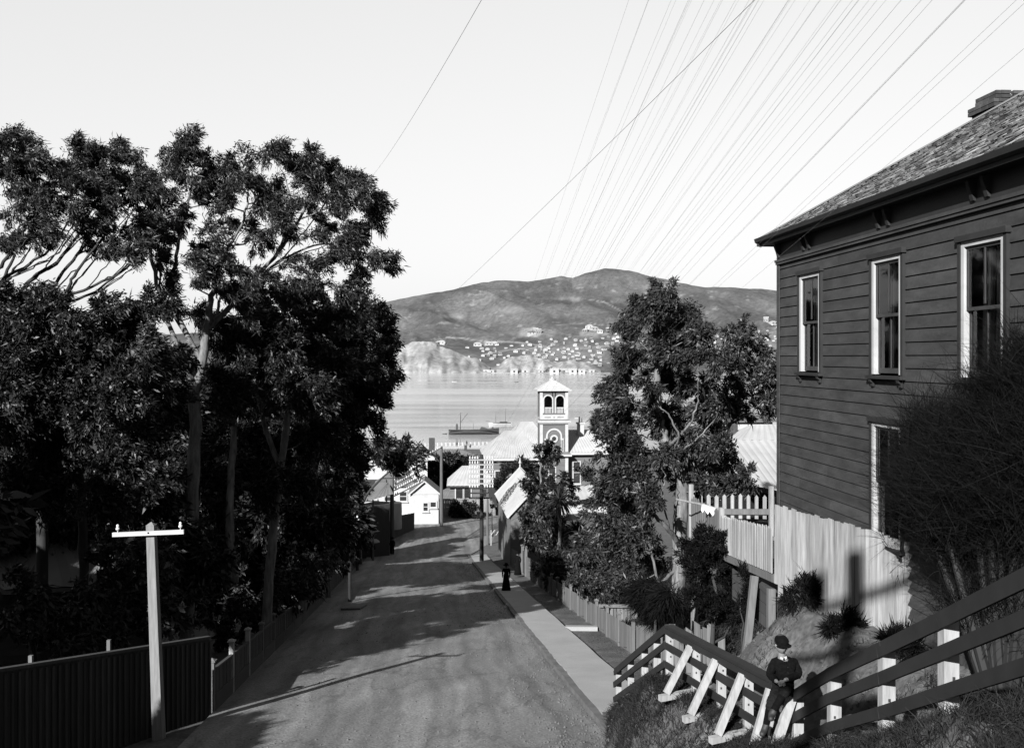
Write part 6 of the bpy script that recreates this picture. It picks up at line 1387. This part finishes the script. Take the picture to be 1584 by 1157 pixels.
def join(name, meshes, mat_, parent, voxel=None, smooth=True):
    bm = bmesh.new()
    for me in meshes: bm.from_mesh(me)
    me = bpy.data.meshes.new(name); bm.to_mesh(me); bm.free()
    o = bpy.data.objects.new(name, me); C.objects.link(o)
    if voxel:
        m = o.modifiers.new('r', 'REMESH'); m.mode = 'VOXEL'; m.voxel_size = voxel; s = o.modifiers.new('s', 'SMOOTH'); s.iterations = 3; s.factor = .5
        bpy.context.view_layer.update(); me2 = ev(o); o.modifiers.clear(); o.data = me2; me2.name = name; me = me2
    if name in ('jacket', 'trousers', 'coat'):              # creases
        for v in me.vertices:
            c = v.co; k = mnoise.noise(Vector((c.x * 16, c.y * 16, c.z * 34))) + .6 * mnoise.noise(c * 45); v.co = c + v.normal * .007 * k
    q = wloc(parent); me.transform(Matrix.Translation(-q)); me.materials.clear(); me.materials.append(mat_)
    me.polygons.foreach_set('use_smooth', [True] * len(me.polygons)); o.parent = parent; return o
# the boy on the rail
BYs = 13.6; K = BYs / FPX
by = thing('person', 'boy in dark cap and jacket half sitting on the railing with hands clasped', 'person', P(1185, 1137, BYs - .15))
def B_(px, py, dy=0): return P(px, py, BYs + dy)
hipc = B_(1212, 1060, .05); chest = B_(1213, 1030, .0); neck = B_(1209, 1013, -.02); hd = B_(1208.5, 996, -.05)
shL, shR = B_(1196, 1023, .02), B_(1230, 1023, .04); elL, elR = B_(1190, 1043, -.04), B_(1236.5, 1043, -.02); wrL, wrR = B_(1203, 1055, -.30), B_(1213, 1052, -.30)
hpL, hpR = B_(1205, 1062, .02), B_(1221, 1062, .04); knL, knR = B_(1191.5, 1090, -.20), B_(1214, 1069, -.42); anL, anR = B_(1184, 1126, -.13), B_(1194, 1103, -.34); toL, toR = B_(1177, 1136, -.26), B_(1192, 1112, -.50)
fw = Vector((.22, -1, -.12))
bj = dict(p=(hipc, .105), c=(chest, (.125, .09)), n=(neck, .048), h=(hd, .05), sl=(shL, .05), el=(elL, .04), wl=(wrL, .027), sr=(shR, .05), er=(elR, .04), wr=(wrR, .027), hl=(hpL, .08), kl=(knL, .045), al=(anL, .026), tl=(anL.lerp(toL, .5), .018), hr=(hpR, .08), kr=(knR, .045), ar=(anR, .026), tr=(anR.lerp(toR, .5), .018))
be = [('p', 'c'), ('c', 'n'), ('n', 'h'), ('c', 'sl'), ('sl', 'el'), ('el', 'wl'), ('c', 'sr'), ('sr', 'er'), ('er', 'wr'), ('p', 'hl'), ('hl', 'kl'), ('kl', 'al'), ('al', 'tl'), ('p', 'hr'), ('hr', 'kr'), ('kr', 'ar'), ('ar', 'tr')]
parts_ = [skin_mesh(bj, be, 'p', 2), head_mesh(hd + Vector((0, -.005, -.005)), .118, fw)]
def hand(w_, elbow, target, side):
    d = (target - w_).normalized(); up = Vector((0, -.3, 1)); s = d.cross(up).normalized() * side; n = s.cross(d).normalized() * side; pl = w_ + d * .055
    j = dict(w=(w_, (.024, .018)), a=(w_ + d * .03, (.03, .015)), b=(w_ + d * .06, (.034, .014))); out = [skin_mesh(j, [('w', 'a'), ('a', 'b')], 'a', 1)]
    for k, (o_, L_) in enumerate(((-.026, .052), (-.009, .060), (.009, .056), (.025, .043))):
        p = w_ + d * .062 + s * o_; q1 = p + d * L_ * .42 - n * .004; q2 = q1 + d * L_ * .26 - n * L_ * .26; q3 = q2 + d * L_ * .05 - n * L_ * .3
        out.append(skin_mesh(dict(z=(p - d * .02, .0085), a=(p, .0085), b=(q1, .008), c=(q2, .0075), e=(q3, .0062)), [('z', 'a'), ('a', 'b'), ('b', 'c'), ('c', 'e')], 'a', 1))
    p = w_ + d * .022 - s * .03; q1 = p - s * .014 + d * .026 - n * .006; q2 = q1 + d * .024 - n * .01
    out.append(skin_mesh(dict(z=(p + s * .02, .011), a=(p, .0105), b=(q1, .0095), c=(q2, .0075)), [('z', 'a'), ('a', 'b'), ('b', 'c')], 'a', 1)); return out
parts_ += hand(wrL, elL, B_(1214, 1057.5, -.36), 1) + hand(wrR, elR, B_(1203, 1061, -.38), -1)
join('body', parts_, M['skin'], by, .0055)
jk = dict(p=(B_(1212, 1064, .03), (.17, .125)), w=(B_(1212, 1050, .0), (.155, .115)), c=(B_(1213, 1030, .0), (.165, .11)), n=(B_(1210, 1017, -.01), .066), sl=(shL + Vector((.01, 0, -.01)), .068), el=(elL, .064), wl=(elL.lerp(wrL, .86), .044), sr=(shR + Vector((-.01, 0, -.01)), .068), er=(elR, .064), wr=(elR.lerp(wrR, .86), .044))
join('jacket', [skin_mesh(jk, [('p', 'w'), ('w', 'c'), ('c', 'n'), ('c', 'sl'), ('sl', 'el'), ('el', 'wl'), ('c', 'sr'), ('sr', 'er'), ('er', 'wr')], 'c', 2)], M['cloth_k'], by, .008)
tj = dict(p=(hipc, .115), hl=(hpL, .092), ml=(hpL.lerp(knL, .5), .085), kl=(knL, .07), cl=(knL.lerp(anL, .3), .062), hr=(hpR, .092), mr=(hpR.lerp(knR, .5), .088), kr=(knR, .075), cr=(knR.lerp(anR, .35), .066))
join('trousers', [skin_mesh(tj, [('p', 'hl'), ('hl', 'ml'), ('ml', 'kl'), ('kl', 'cl'), ('p', 'hr'), ('hr', 'mr'), ('mr', 'kr'), ('kr', 'cr')], 'p', 2)], M['cloth_d'], by, .008)
for (k_n, a_, t_) in ((knL, anL, toL), (knR, anR, toR)):
    s1 = dict(z=(k_n.lerp(a_, .02), .06), a=(k_n.lerp(a_, .3), .057), b=(k_n.lerp(a_, .6), .052), c=(a_, .045)); join('stocking', [skin_mesh(s1, [('z', 'a'), ('a', 'b'), ('b', 'c')], 'b', 2)], M['cloth_k'], by)
    s2 = dict(a=(k_n.lerp(a_, .72), .05), b=(a_ + U * .01, .05), c=(a_ - U * .035 + (a_ - t_).normalized() * .02, .05), d=(a_.lerp(t_, .55) - U * .02, .045), e=(t_ - U * .005, .04)); join('boot', [skin_mesh(s2, [('a', 'b'), ('b', 'c'), ('b', 'd'), ('d', 'e')], 'b', 2)], M['boot'], by)
for s in (-1, 1):
    fwn_ = fw.normalized(); rr_ = fwn_.cross(U).normalized(); mb = MB(); mb.lathe(hd + rr_ * s * .033 + fwn_ * .077 + U * .004, [(.003, -.008), (.010, -.005), (.012, 0), (.010, .005), (.003, .008)], 8); mb.build('eye', M['boot'], by)
fwn_ = fw.normalized(); rr_ = fwn_.cross(U).normalized(); mb = MB(); mb.bar(hd + fwn_ * .094 - U * .064 - rr_ * .019, hd + fwn_ * .094 - U * .064 + rr_ * .019, .006, .006); mb.build('mouth', M['cloth_d'], by)
# cap: soft crown pulled low with a short peak
fwn = fw.normalized(); rt_ = fwn.cross(U).normalized(); un = rt_.cross(fwn).normalized(); cc = hd + un * .052 + fwn * .006
bm = bmesh.new(); bmesh.ops.create_uvsphere(bm, u_segments=28, v_segments=16, radius=1)
for v in bm.verts:
    x, y, z = v.co; q_ = math.hypot(x, y); z = max(z, -.5); x, y = (x / max(q_, .3), y / max(q_, .3)) if z < 0 and q_ > .5 else (x, y); w_ = 1 + .04 * math.sin(6 * math.atan2(y, x)) * (z > .1); v.co = cc + .100 * (rt_ * x * .93 * w_ + fwn * y * 1.12 * w_ + un * z * .80)
me = bpy.data.meshes.new('cap'); bm.to_mesh(me); bm.free(); cap = join('cap', [me], M['cloth_k'], by)
mb = MB(); vs = []
for r_ in (.1, .15):
    for i in range(11): a = R(-62 + 124 * i / 10); q = cc + rt_ * math.sin(a) * r_ * .88 + fwn * math.cos(a) * (r_ if r_ > .1 else .1) - un * (.03 + (.02 if r_ > .1 else 0)); vs.append(q)
vs += [v + un * .008 for v in vs]; mb.add(vs, [(i, i+1, i+12, i+11) for i in range(10)] + [(i+22, i+33, i+34, i+23) for i in range(10)] + [(i+11, i+12, i+34, i+33) for i in range(10)]); pk = mb.build('peak', M['cloth_k'], by); pk.parent = cap; pk.location = (0, 0, 0)
hm = head_mesh(hd - fwn * .014 + un * .012, .124, fw); bm = bmesh.new(); bm.from_mesh(hm); bmesh.ops.delete(bm, geom=[v for v in bm.verts if (v.co - hd).dot(fwn) > .03 or (v.co - hd).dot(un) < -.05], context='VERTS'); bm.to_mesh(hm); bm.free(); join('hair', [hm], M['hair'], by)
mb = MB(); cn = neck + fwn * .052 - U * .012
for s in (-1, 1): mb.prism([cn + rt_ * s * .004, cn + rt_ * s * .045 + U * .018, cn + rt_ * s * .05 - U * .012, cn + rt_ * s * .016 - U * .03], fwn * .012)
mb.build('collar', M['cloth_w'], by); mb = MB(); mb.prism([cn + fwn * .013 + rt_ * a + U * b for a, b in ((-.008, .0), (.008, .0), (.01, -.03), (-.01, -.03))], fwn * .01); mb.build('tie', M['cloth_k'], by)
mb = MB()
for k in range(3): mb.lathe(chest + fwn * .108 + U * (.03 - .075 * k), [(.008, 0), (.008, .006)], 8)
mb.build('button', M['boot'], by)
# walkers
def walker(label, px, py, Y, ht, rot, woman=False, hat='bowler', stride=.22, umb=False, grp=None):
    q = P(px, py, Y); q.z = zr(Y) + (.17 if px > 740 else .06); s = ht / 1.7; t = thing('person', label, 'person', q, 0, grp); Rm = Matrix.Rotation(rot, 3, 'Z'); v = lambda x, y, z: q + Rm @ Vector((x, y, z)) * s   # +y is the heading
    hd_ = v(0, .03, 1.58)
    j = dict(p=(v(0, 0, .92), .13 * s), w=(v(0, 0, 1.1), .12 * s), c=(v(0, .0, 1.3), (.16 * s, .11 * s)), n=(v(0, .01, 1.45), .055 * s), h=(hd_, .06 * s), sl=(v(-.17, 0, 1.38), .06 * s), el=(v(-.24, -.04, 1.12), .045 * s), wl=(v(-.22, .08, .88), .03 * s), hl_=(v(-.22, .1, .8), .035 * s), sr=(v(.17, 0, 1.38), .06 * s), er=(v(.24, -.02, 1.12), .045 * s), wr=(v(.22, .12, .9), .03 * s), hr_=(v(.22, .14, .82), .035 * s), hl=(v(-.09, 0, .88), .09 * s), kl=(v(-.1, stride * .6, .48), .06 * s), al=(v(-.1, stride * .5, .09), .04 * s), tl=(v(-.1, stride * .5 + .15, .04), .04 * s), hr=(v(.09, 0, .88), .09 * s), kr=(v(.1, -stride * .15, .47), .06 * s), ar=(v(.1, -stride, .11), .04 * s), tr=(v(.1, -stride + .14, .04), .04 * s))
    E = [('p', 'w'), ('w', 'c'), ('c', 'n'), ('n', 'h'), ('c', 'sl'), ('sl', 'el'), ('el', 'wl'), ('wl', 'hl_'), ('c', 'sr'), ('sr', 'er'), ('er', 'wr'), ('wr', 'hr_'), ('p', 'hl'), ('hl', 'kl'), ('kl', 'al'), ('al', 'tl'), ('p', 'hr'), ('hr', 'kr'), ('kr', 'ar'), ('ar', 'tr')]
    join('body', [skin_mesh(j, E, 'p', 2), head_mesh(hd_, .115 * s, Rm @ Vector((0, 1, 0)))], M['skin'], t, .014)
    g_ = lambda r: tuple(x * 1.25 for x in r) if isinstance(r, tuple) else r * 1.25
    jc = {k: (j[k][0], g_(j[k][1])) for k in ('p', 'w', 'c', 'sl', 'el', 'wl', 'sr', 'er', 'wr')}; jc['n'] = (v(0, .01, 1.42), .07 * s); jc['k'] = (v(0, 0, .74), (.19 * s, .15 * s))
    join('coat', [skin_mesh(jc, [('k', 'p'), ('p', 'w'), ('w', 'c'), ('c', 'n'), ('c', 'sl'), ('sl', 'el'), ('el', 'wl'), ('c', 'sr'), ('sr', 'er'), ('er', 'wr')], 'c', 2)], M['cloth_k'], t)
    mb = MB()
    if woman:
        mb.lathe(q, [(.30 * s, .02), (.27 * s, .2), (.21 * s, .6), (.17 * s, .95), (.13 * s, 1.08)], 20); mb.build('skirt', M['cloth_k'], t, smooth=True)
    else:
        tj = {k: (j[k][0], g_(j[k][1])) for k in ('p', 'hl', 'kl', 'al', 'hr', 'kr', 'ar')}; join('trousers', [skin_mesh(tj, [('p', 'hl'), ('hl', 'kl'), ('kl', 'al'), ('p', 'hr'), ('hr', 'kr'), ('kr', 'ar')], 'p', 2)], M['cloth_k'], t)
    mb = MB(); mb.lathe(hd_ + U * .05 * s, [(.2 * s, 0), (.21 * s, .012), (.12 * s, .03), (.115 * s, .1 * s), (.06 * s, .15 * s)], 16); mb.build('hat', M['cloth_k'], t, smooth=True)
    if umb:
        u = thing('umbrella', 'pale open umbrella held by the left hand walker', 'umbrella', v(.2, .14, 1.0)); mb = MB(); a_ = v(.2, .14, .85); b_ = v(.1, .05, 1.95); mb.tube([a_, b_], .014, 6); mb.build('shaft', M['iron_k'], u)
        mb = MB(); mb.lathe(b_ - U * .3, [(.62, 0), (.52, .12), (.3, .24), (.02, .3)], 12); mb.build('canopy', M['paling'], u)
    return t
walker('woman in long dark skirt and hat walking up the right footpath', 783, 922, 59.5, 1.62, R(178), woman=True, stride=.1)
walker('dark dressed figure at a garden gate beyond the woman on the right', 801, 888, 72, 1.65, R(150), woman=True, stride=.05)
walker('man under a pale umbrella walking on the left footpath', 576, 862, 91, 1.7, R(5), umb=True)
walker('dark figure walking further down the left side near the pole pair', 607, 856, 96, 1.7, R(0))
for i, px in enumerate((707, 722)):
    Yp = 337 + i * 4; q = P(px, 690, Yp); t = walker('tiny dark figure standing at the seawall railing, %s of the pair' % ('left' if i == 0 else 'right'), px, 690, Yp, 1.8, R(0), stride=.03, grp='people at the seawall'); t.location.z = -31.1
# gate posts and small details by the shed
gp = thing('garden_gate', 'weathered gate posts with a dark gate beside the gabled shed on the right', 'gate', (float(xk(74)) + 3.2, 74, zr(74)))
for y in (72.5, 75): mb = MB(); x = float(xk(y)) + 3.2; capped_post(mb, x, y, float(zr(y)) - .2, float(zr(y)) + 2.2, .2); mb.build('post', M['paling_m'], gp)
mb = MB(); pales(mb, (float(xk(72.6)) + 3.2, 72.65), (float(xk(74.8)) + 3.2, 74.85), (zr(72.6) + .1, zr(72.6) + 1.8), (zr(74.8) + .1, zr(74.8) + 1.8), .14, .01, .03); mb.build('leaf', M['paling_d'], gp)
f = thing('garden_fence', 'dark close boarded fence joining the verge fence to the gabled shed', 'fence', (xr_(68), 68, zr(68)))
mb = MB()
for (y, y2) in ((63.2, 72.3), (75.2, 84.3)): pales(mb, (xr_(y), y), (xr_(y2), y2), (zr(y) - .1, zr(y) + 1.5), (zr(y2) - .1, zr(y2) + 1.5), .16, .005, .025, jit=.02)
mb.build('board', M['paling_m'], f)
